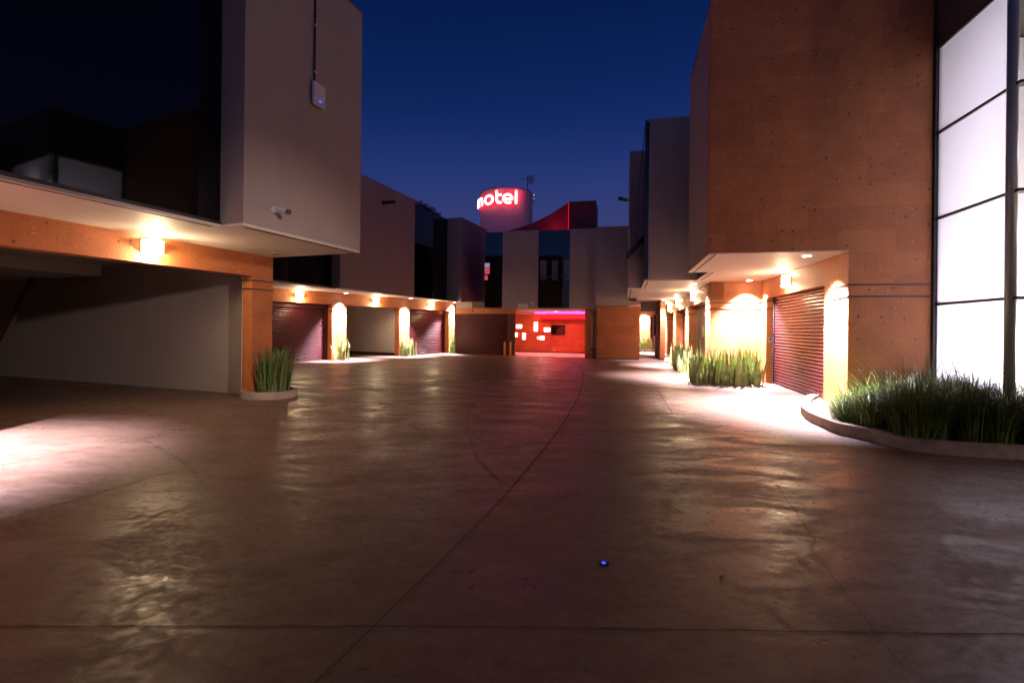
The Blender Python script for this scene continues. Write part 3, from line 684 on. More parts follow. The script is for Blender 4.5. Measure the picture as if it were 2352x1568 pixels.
letters = {
 'm': [seg_((-2.79, zb), (-2.79, zx-.2))+arc(-2.575, zx-.2, .215, .2, 180, 0, 12)+seg_((-2.36, zx-.2), (-2.36, zb)), arc(-2.145, zx-.2, .215, .2, 180, 0, 12)+seg_((-1.93, zx-.2), (-1.93, zb))],
 'o': [arc(-1.285, zm, .335, .285, 0, 360, 30)],
 't': [seg_((-.665, zt), (-.665, zb+.2))+arc(-.465, zb+.2, .2, .2, 180, 270, 8)+[(-.385, zb)], seg_((-.6, zx), (-.385, zx))],
 'e': [seg_((-.18, zm-.03), (.395, zm-.03))+arc(.10, zm, .295, .285, 5, 290, 26)+[(.26, zb)]],
 'l': [seg_((.67, zb), (.67, zt+.02))]}
sg = thing('neon_sign', 'glowing pinkish red neon lettering spelling motel on the round tower', 'neon sign', (TX, TY-RL, 10.6))
def stroke_mb(strokes, r, rad):
    mb = MB()
    for s in strokes:
        pts = [cyl(a, z, rad) for a, z in s]
        q = [pts[0]]
        for p in pts[1:]:
            if (p-q[-1]).length > .01: q.append(p)
        mb.tube(q, r, 10); mb.ball(q[0], r, 5); mb.ball(q[-1], r, 5)
    return mb
for ch, strokes in letters.items():
    lt = build('letter', stroke_mb(strokes, .114 if ch != 'm' else .105, RL-.05), 'e_red', sg, smooth=True)
    build('neon_tube', stroke_mb(strokes, .085 if ch != 'm' else .07, RL+.02), 'e_neon', lt, smooth=True)
    mbk = MB(); s = strokes[0]; a, z = s[len(s)//2]
    mbk.tube([cyl(a, z, RL-.06), cyl(a, z, TRD-.01)], .03, 6); build('bracket', mbk, 'grey', lt)
light('POINT', cyl(-1.3, 10.6, RL+2.4)-Vector(sg.location), 14, (1, .03, .1), sg, radius=.5)
light('POINT', cyl(.3, 10.6, RL+2.4)-Vector(sg.location), 14, (1, .03, .1), sg, radius=.5)
light('POINT', cyl(.8, 11.0, RL+.35)-Vector(sg.location), 18, (1, .03, .1), sg, radius=.2)
an = thing('antenna', 'thin mast with grid antenna on top of the round tower', 'antenna', (0, 0, 0))
ax = (1211.5-1176-3.4)/F*36.6; ay = 36.6
def az(y): return H+(753.6-y)*ay/F
an.location = (ax, ay, TZ)
m = MB().tube([(ax, ay, TZ), (ax, ay, az(404))], .035, 8); build('mast', m, simple('mast_paint', (.25, .06, .07), .5), an)
gm = MB()
for k in range(9):
    t = k/8; x = ax+.08+.36*t; bow = .0
    gm.tube([(x, ay-.05+.12*math.sin(t*3), az(421)), (x, ay-.05-.05*t, az(402.5+2.5*t))], .011, 4)
for k in range(8):
    z = az(420.5)+(az(403)-az(420.5))*k/7; gm.tube([(ax+.08, ay-.05, z), (ax+.26, ay+.03, z), (ax+.44, ay-.05, z-.03)], .012, 4)
build('dish_grid', gm, 'grey', an)
build('feed_arm', MB().tube([(ax+.1, ay-.05, az(411)), (ax-.45, ay-.25, az(412.5))], .022, 6), 'grey', an)
wl_ = thing('beacon_light', 'pair of small white lamps on the right rim of the round tower', 'lamp', (TX+TRD, TY, TZ-.2))
px_ = TX+TRD
build('bracket', MB().tube([(px_-.05, TY-.1, TZ-.15), (px_+.08, TY-.1, TZ-.3), (px_+.02, TY-.1, TZ-.6)], .03, 6), 'grey', wl_)
for z in (TZ-.02, TZ-.3): build('bulb', MB().ball((px_+.09, TY-.1, z), .035, 5), emis('pale_led', (.8, .8, 1), 1.2), wl_)
# red screen
def c5(x, y): return (1640+x/2.94)/1.6327, (620+y/2.94)/1.6327
DS = 27.5
rs = thing('roof_screen', 'crimson curved roof screen with a dark red box at its right end', 'roof screen', FR.p(0, DS, 6.4))
cur = [(780, 720), (830, 708), (920, 683), (1010, 650), (1110, 607), (1200, 563), (1275, 522), (1345, 476), (1400, 440), (1457, 401)]
top = []
for x, y in cur:
    a = c5(x, y); c = FR.cD(a[0], DS, a[1]); top.append((c, FR.zat(c, DS, *a)))
zbm = 5.6; m = MB(); th = .12
for dd, rev in ((DS, False), (DS+th, True)):
    ring_ = [FR.p(c, dd, z) for c, z in top]+[FR.p(top[-1][0], dd, zbm), FR.p(top[0][0], dd, zbm)]
    m.poly(ring_[::-1] if rev else ring_)
for k in range(len(top)-1):
    a, b = top[k], top[k+1]; m.poly([FR.p(a[0], DS, a[1]), FR.p(b[0], DS, b[1]), FR.p(b[0], DS+th, b[1]), FR.p(a[0], DS+th, a[1])])
build('curved_panel', m, 'crimson', rs)
DSB = 26.4
a = c5(1457, 401); b = c5(1750, 386); ca, cb = FR.cD(a[0], DSB, a[1]), FR.cD(b[0], DSB, b[1])
build('box_end', MB().box(FR, ca, cb, DSB, DSB+2, 5.6, FR.zat(ca, DSB, *a)), simple('dark_red_panel', (.30, .008, .018), .55), rs)
ca_, = (FR.cD(a[0], DS, a[1]),)
strip_ = build('added_glow_strip', MB().box(FR, ca_-.05, ca_-.02, DS-.12, DS-.08, 6.9, top[-1][1]-.05), emis('added_red_glow', (1, .01, .05), .7), rs)  # added glowing strip that brightens the panel end, no known fixture
light('POINT', FR.p(ca_-.7, DS-.75, 7.3)-rs.location, 9, (1, .02, .09), rs, radius=.2)  # added point light for the red glow beside the box
for par, fr, c0, c1, d0, d1, z in ((LB, FL, -14, CB, dbox, D1, TOP), (LR, FL, LBK, cA, dA0, dA1, TP2), (LR, FL, LBK, cBx, dB0, dB1, TP2), (RF, FR, CS1, 9, DF, 13.14, TP1), (RW, FR, .71, 9, 15.32, 18.02, 7.9), (RW, FR, .17, 9, 18.1, 23.55, 7.95)):
    build('cap_flashing', MB().box(fr, c0-.015, c1+.015, d0-.015, d1+.015, z+.002, z+.03), 'grey', par)
# ------------------------------------------------------------------ lamps
def wall_lamp():
    t = thing('wall_lamp', 'x', 'wall lamp', (0, 0, 0), local=True)   # local: wall at y=0, lamp towards -y
    build('back_plate', MB().lbox(-.17, .17, -.02, 0, -.12, .12), 'grey', t)
    m = MB(); n = 12
    for k in range(n):                 # curved shade, open above and below
        a0, a1 = math.pi*k/n, math.pi*(k+1)/n
        p = lambda a, r, z: Vector((r*math.cos(a), -.02-r*.85*math.sin(a), z))
        m.poly([p(a0, .17, -.10), p(a1, .17, -.10), p(a1, .17, .10), p(a0, .17, .10)]); m.poly([p(a0, .162, -.10), p(a0, .162, .10), p(a1, .162, .10), p(a1, .162, -.10)])
    build('shade', m, 'e_shade', t, smooth=True)
    for z in (-.115, .1): build('trim', MB().lbox(-.18, .18, -.19, -.0, z, z+.015), 'grey', t)
    build('diffuser', MB().tube([(0, -.09, -.15), (0, -.09, .15)], .07, 12), 'e_warm', t, smooth=True)
    return t
wl0 = wall_lamp(); used = False
WARM = (1, .72, .42)
def put_wall_lamp(fr, c, d, z, side, label, e=120, lightoff=.25, sp=True):
    """side: rotation so that -y points away from the wall"""
    global used
    t = wl0 if not used else copy_tree(wl0)
    used = True
    t.location = fr.p(c, d, z); t.rotation_euler = (0, 0, side); t['label'] = label; t['group'] = 'wall lamps under the overhangs'
    light('POINT', (0, -.13, -.20), e*1.0, WARM, t, radius=.06)
    light('POINT', (0, -.15, .15), e*.7, WARM, t, radius=.05)
    return t
sideL = lambda fr: -fr.t+math.pi/2      # wall facing +n
sideR = lambda fr: -fr.t-math.pi/2      # wall facing -n
# ------------------------------------------------------------------ lamp placement
lampsL = []
d = FL.dC(347, CW, 565)
put_wall_lamp(FL, CW, d, 2.80, sideL(FL), 'big glaring wall lamp over the open garage at far left', 90)
for x, lb in ((686, 'wall lamp over the burgundy shutter just right of the front pillar'), (862, 'wall lamp over the open bay of the rear left block'), (989, 'wall lamp over the farthest shutter of the rear left block')):
    put_wall_lamp(F2, C2, xd(x), 2.74, sideL(F2), lb, 80)
put_wall_lamp(FR, CWR, FR.dC(1812, CWR, 635), 2.74, sideR(FR), 'glaring wall lamp over the nearest burgundy door of the stone block', 80)
for x, lb in ((1597, 'wall lamp over the steel service door past the snake plants'), (1561, 'wall lamp over the second shutter of the right rear wing'), (1541, 'wall lamp over the third shutter of the right rear wing')):
    put_wall_lamp(FR, CW2, FR.dC(x, CW2, 690), 2.74, sideR(FR), lb, 60)
# unseen lamps of the same kind, added as fill behind the viewer
for d, lb in ((-.5, 'unseen added wall lamp over the second garage bay, left of the viewer'), (-6.6, 'unseen added wall lamp over the rearmost garage bay, left of the viewer')):
    put_wall_lamp(FL, CW, d, 2.80, sideL(FL), lb, 90)
for d, lb in ((4.5, 'unseen added wall lamp on the side building nearest the glass corner'), (-1.5, 'unseen added high wall lamp on the side building behind the viewer')):
    put_wall_lamp(FR, 9.45 if d > 0 else 9.5, d, 2.7 if d > 0 else 4.6, sideR(FR), lb, 110 if d > 0 else 90)
fl = light('SPOT', FR.p(9.2, -1.5, 4.5)-RB.location, 5200, (1, .76, .68), RB, radius=.3, spot=22, blend=1.0, aim=tuple(FL.p(-10.6, 8.0, .55)-FR.p(9.2, -1.5, 4.5)))  # unseen floodlight, added to brighten the near-left garage wall
def downlight():
    t = thing('downlight', 'x', 'downlight', (0, 0, 0), local=True)
    m = MB(); n = 20
    for k in range(n):
        a0, a1 = 2*math.pi*k/n, 2*math.pi*(k+1)/n
        p = lambda a, r, z: Vector((r*math.cos(a), r*math.sin(a), z))
        m.poly([p(a0, .075, -.012), p(a1, .075, -.012), p(a1, .1, -.006), p(a0, .1, -.006)]); m.poly([p(a0, .1, -.006), p(a1, .1, -.006), p(a1, .1, 0), p(a0, .1, 0)])
    build('ring', m, 'whitebox', t)
    return t
dl0 = downlight(); usedd = False
COOL = (1, .85, .97)
def put_downlight(p, label, e=1500, lit=True, spot=100, blend=.9, aim=(0, 0, -1)):
    global usedd
    t = dl0 if not usedd else copy_tree(dl0)
    usedd = True
    t.location = (p[0], p[1], 2.978); t['label'] = label; t['group'] = 'ceiling downlights under the overhangs'
    m = MB(); m.tube([(0, 0, -.009), (0, 0, -.013)], .073, 16)
    build('lens', m, 'e_cool' if lit else 'black', t)
    if lit: light('SPOT', (0, 0, -.06), e, COOL, t, radius=.05, spot=spot, blend=blend, aim=aim)
    return t
put_downlight(FL.p(CW+.5, 2.25), 'bright downlight beside the pillar left of the open garage', 7000, spot=98)
put_downlight(FL.p(CW+.42, -3.6), 'unseen added downlight beside the second pillar left of the viewer', 900)  # unseen, added along with the fill lamps behind the viewer
put_downlight(P(634, 581, 2.99), 'unlit downlight beside the front stone pillar at left', lit=False)
for k, lb in (('p1', 'downlight over the first snake plant of the rear left block'), ('p2', 'downlight over the middle snake plant of the rear left block'), ('p3', 'downlight at the far corner of the rear left block')):
    put_downlight(F2.p(C2+(.42 if k != 'p3' else .22), (segs[k][0]+segs[k][1])/2), lb, 9000, spot=80 if k != 'p3' else 104, blend=1.0, aim=tuple(-F2.n*.12+Vector((0, 0, -1))))
put_downlight(P(1853, 587, 2.98), 'downlight under the stone overhang nearest the curved planter', 10000)
put_downlight(FR.p(FR.cD(1720, 15.72-.38), 15.72-.38), 'downlight in front of the stone jog wall with the snake plant row', 8000)
put_downlight(FR.p(CW2-.4, 16.3), 'downlight at the corner left of the jog wall', 5000)
for d, lb in (((d_c['a1']+d_c['b0'])/2, 'downlight beside the pier after the steel door'), ((d_c['b1']+d_c['e0'])/2, 'downlight beside the second pier of the right rear wing'), (d_c['e1']+1, 'farthest downlight of the right rear wing')):
    put_downlight(FR.p(CW2-.42, d), lb, 6500, spot=84, blend=1.0)
put_downlight(FR.p(cS+.1, 24.7), 'glaring downlight at the mouth of the rear passage', 1500)
put_downlight(FR.p((cq0+cq1)/2, DBK-.4), 'downlight over the small plant at the end of the passage', 4500)
put_downlight(FR.p(gx0+.3, DC+2.2), 'downlight behind the narrow gate beside the red hall', 60)
# ------------------------------------------------------------------ small fixtures
# access point with conduit
ap = thing('access_point', 'white wireless box with blue light on the overhanging wall', 'access point', FL.p(CB, FL.dC(725, CB, 215), 5.9))
d0, d1 = FL.dC(712.5, CB, 215), FL.dC(739.5, CB, 215)
za, zb_ = FL.zat(CB, d0, 712.5, 240), FL.zat(CB, d0, 712.5, 186)
build('casing', MB().box(FL, CB+.03, CB+.085, d0, d1, za, zb_), 'whitebox', ap, bevel=.012)
build('mount', MB().box(FL, CB+.001, CB+.03, d0+.06, d1-.06, za+.08, zb_-.08), 'grey', ap)
dm_ = (d0+d1)/2
build('indicator', MB().ball(FL.p(CB+.086, d0+.52*(d1-d0), za+.24*(zb_-za)), .02, 6), 'e_blue', ap)
cd_ = thing('conduit', 'thin dark cable conduit running up the overhanging wall to the roof', 'conduit', FL.p(CB, dm_, zb_))
build('pipe', MB().tube([FL.p(CB+.02, d0+.08, zb_-.03), FL.p(CB+.02, d0+.08, TOP)], .017, 8), 'frame', cd_)
for z in (zb_+.18, zb_+1.0): build('clip', MB().box(FL, CB+.001, CB+.04, d0+.045, d0+.115, z, z+.02), 'whitebox', cd_)
def cctv(fr, c, d, z, towards, label, body='whitebox', s=1.0, aim=None):
    t = thing('security_camera', label, 'security camera', fr.p(c, d, z), group='security cameras')
    o = fr.p(c, d, z); n = towards.normalized(); ah = aim.normalized()
    build('mount', MB().tube([o, o+n*.05*s], [.055*s, .05*s], 14), body, t)
    e = o+n*.1*s; build('arm', MB().tube([o+n*.04*s, e], .018*s, 8), body, t)
    b0 = e-ah*.03*s; b1 = e+ah*.22*s
    build('body', MB().tube([b0, b1], .042*s, 14), body, t, smooth=False)
    build('lens', MB().tube([b1-ah*.0, b1+ah*.03*s], [.045*s, .043*s], 14), 'black', t)
    return t
cctv(FL, CB, FL.dC(627, CB, 480), FL.zat(CB, FL.dC(627, CB, 480), 627, 482), FL.n, 'white bullet camera low on the overhanging front wall', aim=Vector((.75, -.3, -.22)), s=1.0)
dA = FL.dC(880, cA, 468); cctv(FL, cA, dA, FL.zat(cA, dA, 875, 466), FL.n, 'dark camera on the rear left block', body='frame', aim=Vector((.8, -.5, -.06)), s=1.9)
cctv(FR, cx(1222, 697), DC, zc(1222, 695), -FR.d, 'small white camera above the red hall', aim=Vector((.9, -.5, -.5)), s=1.1)
dR = FR.dC(1447, .17, 458); cctv(FR, .17, dR, FR.zat(.17, dR, 1447, 459), -FR.n, 'pale camera jutting into the sky from the right rear wing', aim=Vector((-.7, -.7, -.05)), s=1.5, body='soffit')
# awning window and cable on the right rear wing
aw = thing('awning_window', 'dark open awning window propped from the right rear wing', 'window sash', FR.p(.6, 17.6, 4.5))
zt_ = 4.55; h1 = FR.p(.6, 16.2, zt_); h2 = FR.p(.6, 17.9, zt_); o1 = FR.p(.05, 16.2, zt_-.62); o2 = FR.p(.05, 17.9, zt_-.62); nn = Vector((0, 0, .04))
m = MB(); m.poly([h1, h2, o2, o1]); m.poly([h1+nn, o1+nn, o2+nn, h2+nn]); m.poly([o1, o2, o2+nn, o1+nn]); m.poly([h1, o1, o1+nn, h1+nn]); m.poly([h2, h2+nn, o2+nn, o2])
build('sash', m, 'frame', aw)
build('stay', MB().tube([FR.p(.6, 16.25, zt_-.75), o1], .02, 6), 'grey', aw)
cbl = thing('stay_cable', 'thin dark cable slanting down beside the right rear wing', 'cable', FR.p(.58, 15.3, 7.9))
build('cable', MB().tube([FR.p(.6, 15.34, 7.88), FR.p(.42, 16.8, 6.1), FR.p(.4, 17.5, 4.2)], .012, 6), 'black', cbl)
# vertical white lamp bar on centre block edge
bb = thing('light_bar', 'thin pale upright bar at the edge of the rear block beside the right wing', 'light bar', FR.p(cb1, DP-.2, 6))
xx, yy = c5(2090, 700); xx2, yy2 = c5(2103, 805)
build('tube', MB().tube([FR.p(FR.cD(xx, DP-.2), DP-.2, FR.zat(0, DP-.2, xx, yy)), FR.p(FR.cD(xx2, DP-.2), DP-.2, FR.zat(0, DP-.2, xx2, yy2))], .035, 8), 'whitebox', bb)
build('clip', MB().box(FR, FR.cD(xx, DP-.2)-.03, FR.cD(xx, DP-.2)+.05, DP-.2, DP-.14, 6.0, 6.06), 'grey', bb)
# route sign on pier
sgn = thing('small_sign', 'small white sign with green border on the first rear left pier', 'sign', F2.p(C2, xd(779), 2.5))
def c4(x, y): return (980+x/2.94)/1.6327, (1000+y/2.94)/1.6327
x0, y0 = c4(822, 398); x1, y1 = c4(897, 452); da, db = F2.dC(x0, C2, y0), F2.dC(x1, C2, y0)
z0, z1 = F2.zat(C2, da, x0, y1), F2.zat(C2, da, x0, y0)
build('border', MB().box(F2, C2+.001, C2+.014, da, db, z0, z1), 'green', sgn)
build('face', MB().box(F2, C2+.014, C2+.018, da+.06, db-.06, z0+.03, z1-.03), 'paper', sgn)
# notice on steel door, keypads
nd = thing('notice_board', 'white notice sheet on the steel service door', 'notice', FR.p(CW2+rvr-.03, xr(1605), 1.5))
def c8(x, y): return (2360+x/2.94)/1.6327, (920+y/2.94)/1.6327
x0, y0 = c8(806, 885); x1, y1 = c8(832, 1015); cc = CW2+rvr-.032; da, db = FR.dC(x1, cc), FR.dC(x0, cc)
build('sheet', MB().box(FR, cc-.008, cc, da, db, FR.zat(cc, db, x0, y1), FR.zat(cc, db, x0, y0)), 'paper', nd)
build('rim', MB().box(FR, cc-.005, cc+.001, da-.02, db+.02, FR.zat(cc, db, x0, y1)-.02, FR.zat(cc, db, x0, y0)+.02), 'grey', nd)
for (x, y, dd, lb) in ((1554, 1040, go1, 'keypad on the door jamb beside the nearest burgundy door'), (690, 1018, d_c['a1'], 'keypad on the jamb beside the steel service door'), (533, 1020, d_c['b1'], 'keypad on the jamb beside the second shutter of the right wing')):
    px, py = c8(x, y); c = FR.cD(px, dd, py); z = FR.zat(c, dd, px, py)
    kp = thing('keypad', lb, 'keypad', FR.p(c, dd, z), group='keypads on the door jambs')
    build('casing', MB().box(FR, c-.045, c+.045, dd-.025, dd-.001, z-.08, z+.08), 'steel', kp)
    build('buttons', MB().box(FR, c-.025, c+.025, dd-.03, dd-.025, z-.02, z+.05), 'dark', kp)
# bollards
for (x, lb) in ((742, 'left yellow bollard before the rear shutter'), (805, 'right yellow bollard before the rear shutter')):
    px, py = c6(x, 988); p = P(px, py-1.2, 0); hh = .72
    b = thing('bollard', lb, 'bollard', p, group='yellow bollards guarding the grey box', local=True)
    build('post', MB().tube([(0, 0, 0), (0, 0, hh)], .055, 14), 'yellow', b, smooth=False)
    build('cap', MB().ball((0, 0, hh), .054, 6), 'yellow', b)
px, py = c6(797, 985); p = P(px, py-4, 0)
gb = thing('utility_box', 'small grey utility box between the yellow bollards', 'utility box', p, local=True, rotz=-FR.t)
build('casing', MB().lbox(-.24, .3, 0, .2, .08, .66), 'grey', gb); build('door', MB().lbox(-.2, .26, -.012, 0, .12, .62), 'steel', gb); build('foot', MB().lbox(-.2, .26, .02, .18, 0, .08), 'dark', gb)
# ------------------------------------------------------------------ planting
def blade(mb, base, h, lean, az_, w, seg=5, curl=.3, thick=True, twist=0):
    dx, dy = math.cos(az_), math.sin(az_)
    pl_, pr_ = [], []
    for k in range(seg+1):
        t = k/seg
        off = lean*h*(t**(1+curl*2)); z = h*(t-(.5*curl*lean*t*t))
        ww = w*(1-(t**3)*.97)*(.65+.35*min(1, t*4))
        a = az_+math.pi/2+twist*t
        c = Vector(base)+Vector((dx*off, dy*off, z)); s = Vector((math.cos(a), math.sin(a), 0))*ww/2
        pl_.append(c-s); pr_.append(c+s)
    i = len(mb.v); mb.v += pl_+pr_; n = seg+1
    for k in range(seg): mb.f.append([i+k, i+n+k, i+n+k+1, i+k+1])
def snake(name, label, cat, pts, n, h, w, mat, lean=.25, origin=None, group='snake plants along the walls', kinds='snake', dry=True):
    t = thing(name, label, cat, origin, group=group)
    mb = MB(); db_ = MB()
    for k in range(n):
        p = pts(); hh = h*random.uniform(.45, 1.0); a = random.random()*2*math.pi
        tgt = db_ if (dry and random.random() < .05) else mb
        blade(tgt, (p[0], p[1], .0), hh, abs(random.gauss(0, lean)), a, w*random.uniform(.7, 1.25), 5, random.uniform(.1, .7), twist=random.uniform(-1.2, 1.2))
    build('leaves', mb, mat, t)
    if db_.f: build('dry_leaves', db_, 'dry', t)
    return t
def pebbles(parent, pts, n, r=.025):
    mb = MB()
    for k in range(n):
        p = pts(); mb.ball((p[0], p[1], r*.5), r*random.uniform(.5, 1.4), 3)
    build('pebbles', mb, 'pebble', parent, kind=None)
def disc(cx_, cy_, r):
    def f():
        a = random.random()*2*math.pi; q = r*math.sqrt(random.random()); return (cx_+q*math.cos(a), cy_+q*math.sin(a))
    return f
def rect(fr, c0, c1, d0, d1):
    def f():
        p = fr.p(random.uniform(c0, c1), random.uniform(d0, d1)); return (p.x, p.y)
    return f
# round kerbed planter at the front-left pillar
pc = FL.p(CW+.12, D1-.12); pc = Vector((P(638, 905, 0).x, P(638, 919, 0).y+.50, 0))
rp = thing('planter', 'low rounded concrete planter kerb at the foot of the front-left pillar', 'planter', pc)
m = MB(); n = 40; RP = .56
for k in range(n):
    a0, a1 = 2*math.pi*k/n, 2*math.pi*(k+1)/n
    q = lambda a, r, z: pc+Vector((r*math.cos(a), r*math.sin(a)*.9, z))
    m.poly([q(a0, RP, 0), q(a1, RP, 0), q(a1, RP, .15), q(a0, RP, .15)]); m.poly([q(a0, RP, .15), q(a1, RP, .15), q(a1, RP-.09, .15), q(a0, RP-.09, .15)]); m.poly([q(a0, RP-.09, .15), q(a1, RP-.09, .15), q(a1, RP-.09, .05), q(a0, RP-.09, .05)])
build('kerb', m, 'curb', rp)
m = MB(); m.poly([q(2*math.pi*k/n, RP-.09, .11) for k in range(n)]); build('soil', m, 'soil', rp)
t = thing('snake_plant', 'dense dark green snake plant in the low rounded planter', 'plant', (pc.x, pc.y, .11), group='snake plants along the walls')
mb = MB(); db_ = MB()
for k in range(420):
    a = random.random()*6.28; rr = .33*math.sqrt(random.random()); b_ = (pc.x+.08+rr*math.cos(a), pc.y+rr*math.sin(a), .11)
    blade(mb if random.random() > .06 else db_, b_, random.uniform(.4, 1.04), random.uniform(.02, .33), a+random.uniform(-.6, .6), random.uniform(.014, .032), 6, random.uniform(.1, .8), twist=random.uniform(-1, 1))
build('leaves', mb, 'snakedark', t); build('dry_leaves', db_, 'dry', t)
for k, (xa, xb), lb, n_ in (('p1', (764, 800), 'sparse snake plant glaring white at the first rear left pier', 34), ('p2', (918, 953), 'snake plant leaning right at the middle rear left pier', 60), ('p3', (1032, 1053), 'snake plant at the far corner pier before the rear shutter', 60)):
    da, db2 = F2.dC(xa, C2+.22, 800), F2.dC(xb, C2+.22, 800)
    o = F2.p(C2+.22, (da+db2)/2)
    t = snake('snake_plant', lb, 'plant', rect(F2, C2+.08, C2+.42, da+.1, db2-.1), n_, 1.05, .085, 'snake', .13, o)
    pebbles(t, rect(F2, C2+.05, C2+.45, da, db2), 40)
pa_, pb_ = P(1587, 884, 0), P(1757, 888, 0); ca, da = FR.cd(pa_); cb, db2 = FR.cd(pb_)
t = snake('snake_plant', 'long row of banded snake plants in front of the jog wall', 'plant row', rect(FR, ca+.1, cb-.05, da+.15, da+1.0), 330, 1.08, .085, 'snake', .16, FR.p((ca+cb)/2, da+.3))
pebbles(t, rect(FR, ca, cb, da, da+1.2), 160)
t = snake('snake_plant', 'snake plants glaring white beside the piers of the right rear wing', 'plant row', rect(FR, 1.95, 2.4, 17.55, 21.6), 210, 1.05, .085, 'snake', .16, FR.p(2.15, 19))
pebbles(t, rect(FR, 1.9, 2.45, 17.4, 21.6), 90)
t = snake('snake_plant', 'small snake plant at the end of the rear passage', 'plant', rect(FR, cq0-.1, cq1+.1, DBK-.9, DBK-.4), 70, 1.2, .09, 'snake', .16, FR.p((cq0+cq1)/2, DBK-.6))
# curved kerb planter at right
outer = [(1862, 921), (1846, 929), (1840.5, 941), (1841, 952), (1858, 967), (1892, 983), (1922, 995), (1990, 1010), (2057, 1028), (2130, 1040), (2230, 1049), (2352, 1056), (2480, 1064)]
op_ = smooth_poly([P(x, y, 0) for x, y in outer], 6)
inn = []
for k in range(len(op_)):
    t_ = (op_[min(k+1, len(op_)-1)]-op_[max(k-1, 0)]).normalized(); inn.append(op_[k]+Vector((-t_.y, t_.x, 0))*.15)
kp = thing('planter', 'long curved concrete planter kerb in front of the stone block', 'planter', FR.p(4.4, DF-1))
HK = .155; m = MB()
for k in range(len(op_)-1):
    a, b, c_, d_ = op_[k], op_[k+1], inn[k+1], inn[k]; u = Vector((0, 0, HK))
    m.poly([a, b, b+u, a+u]); m.poly([a+u, b+u, c_+u, d_+u]); m.poly([d_+u, c_+u, c_, d_])
m.poly([op_[0], op_[0]+Vector((0, 0, HK)), inn[0]+Vector((0, 0, HK)), inn[0]])
build('kerb', m, 'curb', kp)
m = MB(); m.poly([p+Vector((0, 0, .09)) for p in inn]+[Vector((9.5, 6.5, .09)), FR.p(CGW, DF, .09), FR.p(CWR, DF, .09)])
build('soil', m, 'soil', kp)
# density of tall arching grass
def inside(poly, x, y):
    r = False; n = len(poly)
    for i in range(n):
        a, b = poly[i], poly[(i+1) % n]
        if (a.y > y) != (b.y > y) and x < (b.x-a.x)*(y-a.y)/(b.y-a.y)+a.x: r = not r
    return r
bed = [Vector(p) for p in inn]+[Vector((9.3, 6.6, 0)), FR.p(CGW-.05, d_post-.1), FR.p(CGW-.05, DF-.05), FR.p(CWR+.1, DF-.08)]
gm_ = MB(); cl = 0
random.seed(11)
clumps = []
while len(clumps) < 210:
    x, y = random.uniform(4.3, 9.3), random.uniform(5, 10)
    if not inside(bed, x, y): continue
    c_, d_ = FR.cd(Vector((x, y, 0)))
    px_c = x/y*F+1176
    if px_c < 1928: continue
    clumps.append((x, y, px_c))
for x, y, c_ in clumps:
    hgt = .32+.50*min(1, max(0, (c_-1930)/190))**.8
    for k in range(75):
        a = random.random()*6.283; r = .15*random.random()**.5
        h = hgt*random.uniform(.55, 1.12)
        blade(gm_, (x+r*math.cos(a), y+r*math.sin(a), .08), h, random.uniform(.1, .85), a, random.uniform(.009, .017), 7, random.uniform(.4, 1.1), twist=random.uniform(-.5, .5))
for k in range(420):
    x, y, pc_ = random.choice(clumps); h = .55+.5*min(1, max(0, (pc_-1930)/190))
    blade(gm_, (x, y, .08), h*random.uniform(.9, 1.22), random.uniform(.05, .7), random.random()*6.28, random.uniform(.009, .016), 7, random.uniform(.3, 1.0))
dg = MB()
for k in range(260):
    x, y, pc_ = random.choice(clumps); h = .4+.4*min(1, max(0, (pc_-1930)/190))
    blade(dg, (x+random.uniform(-.1, .1), y+random.uniform(-.1, .1), .08), h*random.uniform(.5, 1.05), random.uniform(.4, 1.1), random.random()*6.28, random.uniform(.008, .014), 7, random.uniform(.6, 1.2))
tg_ = build('tall_grass', gm_, 'grass', kind='stuff', label='dark long-bladed grass filling the curved planter', cat='grass', origin=FR.p(5, DF-1))
build('dry_blades', dg, 'dry', tg_)
lg = MB()
for k in range(260):
    x, y = random.uniform(4.2, 5.6), random.uniform(7, 10)
    if not inside(bed, x, y): continue
    c_, d_ = FR.cd(Vector((x, y, 0)))
    if c_ > CWR+.9: continue
    blade(lg, (x, y, .08), random.uniform(.06, .2), random.uniform(.2, .9), random.random()*6.28, .008, 4, .6)
build('short_grass', lg, 'lime', kind='stuff', label='short bright grass at the lit tip of the curved planter', cat='grass', origin=FR.p(4.2, DF-1))
def c2b(x, y): return (2840+x/2.352)/1.6327, (1150+y/2.352)/1.6327
fl = [((1450, 403), 'white flower rising against the stone beside the glass frame', 9.2), ((912, 563), 'leftmost white flower over the curved planter', 8.8), ((1155, 577), 'white flower low against the stone wall', 8.7),
      ((1890, 463), 'upper of two white flowers before the glowing glass', 8.0), ((1877, 503), 'lower of two white flowers before the glowing glass', 7.9), ((1980, 546), 'white flower leaning right before the glowing glass', 7.8),
      ((2070, 506), 'thin flat white flower before the glowing glass', 7.8), ((2105, 415), 'tallest bud stalk before the glowing glass', 7.7), ((2120, 615), 'white flower closest to the grey post', 7.6)]
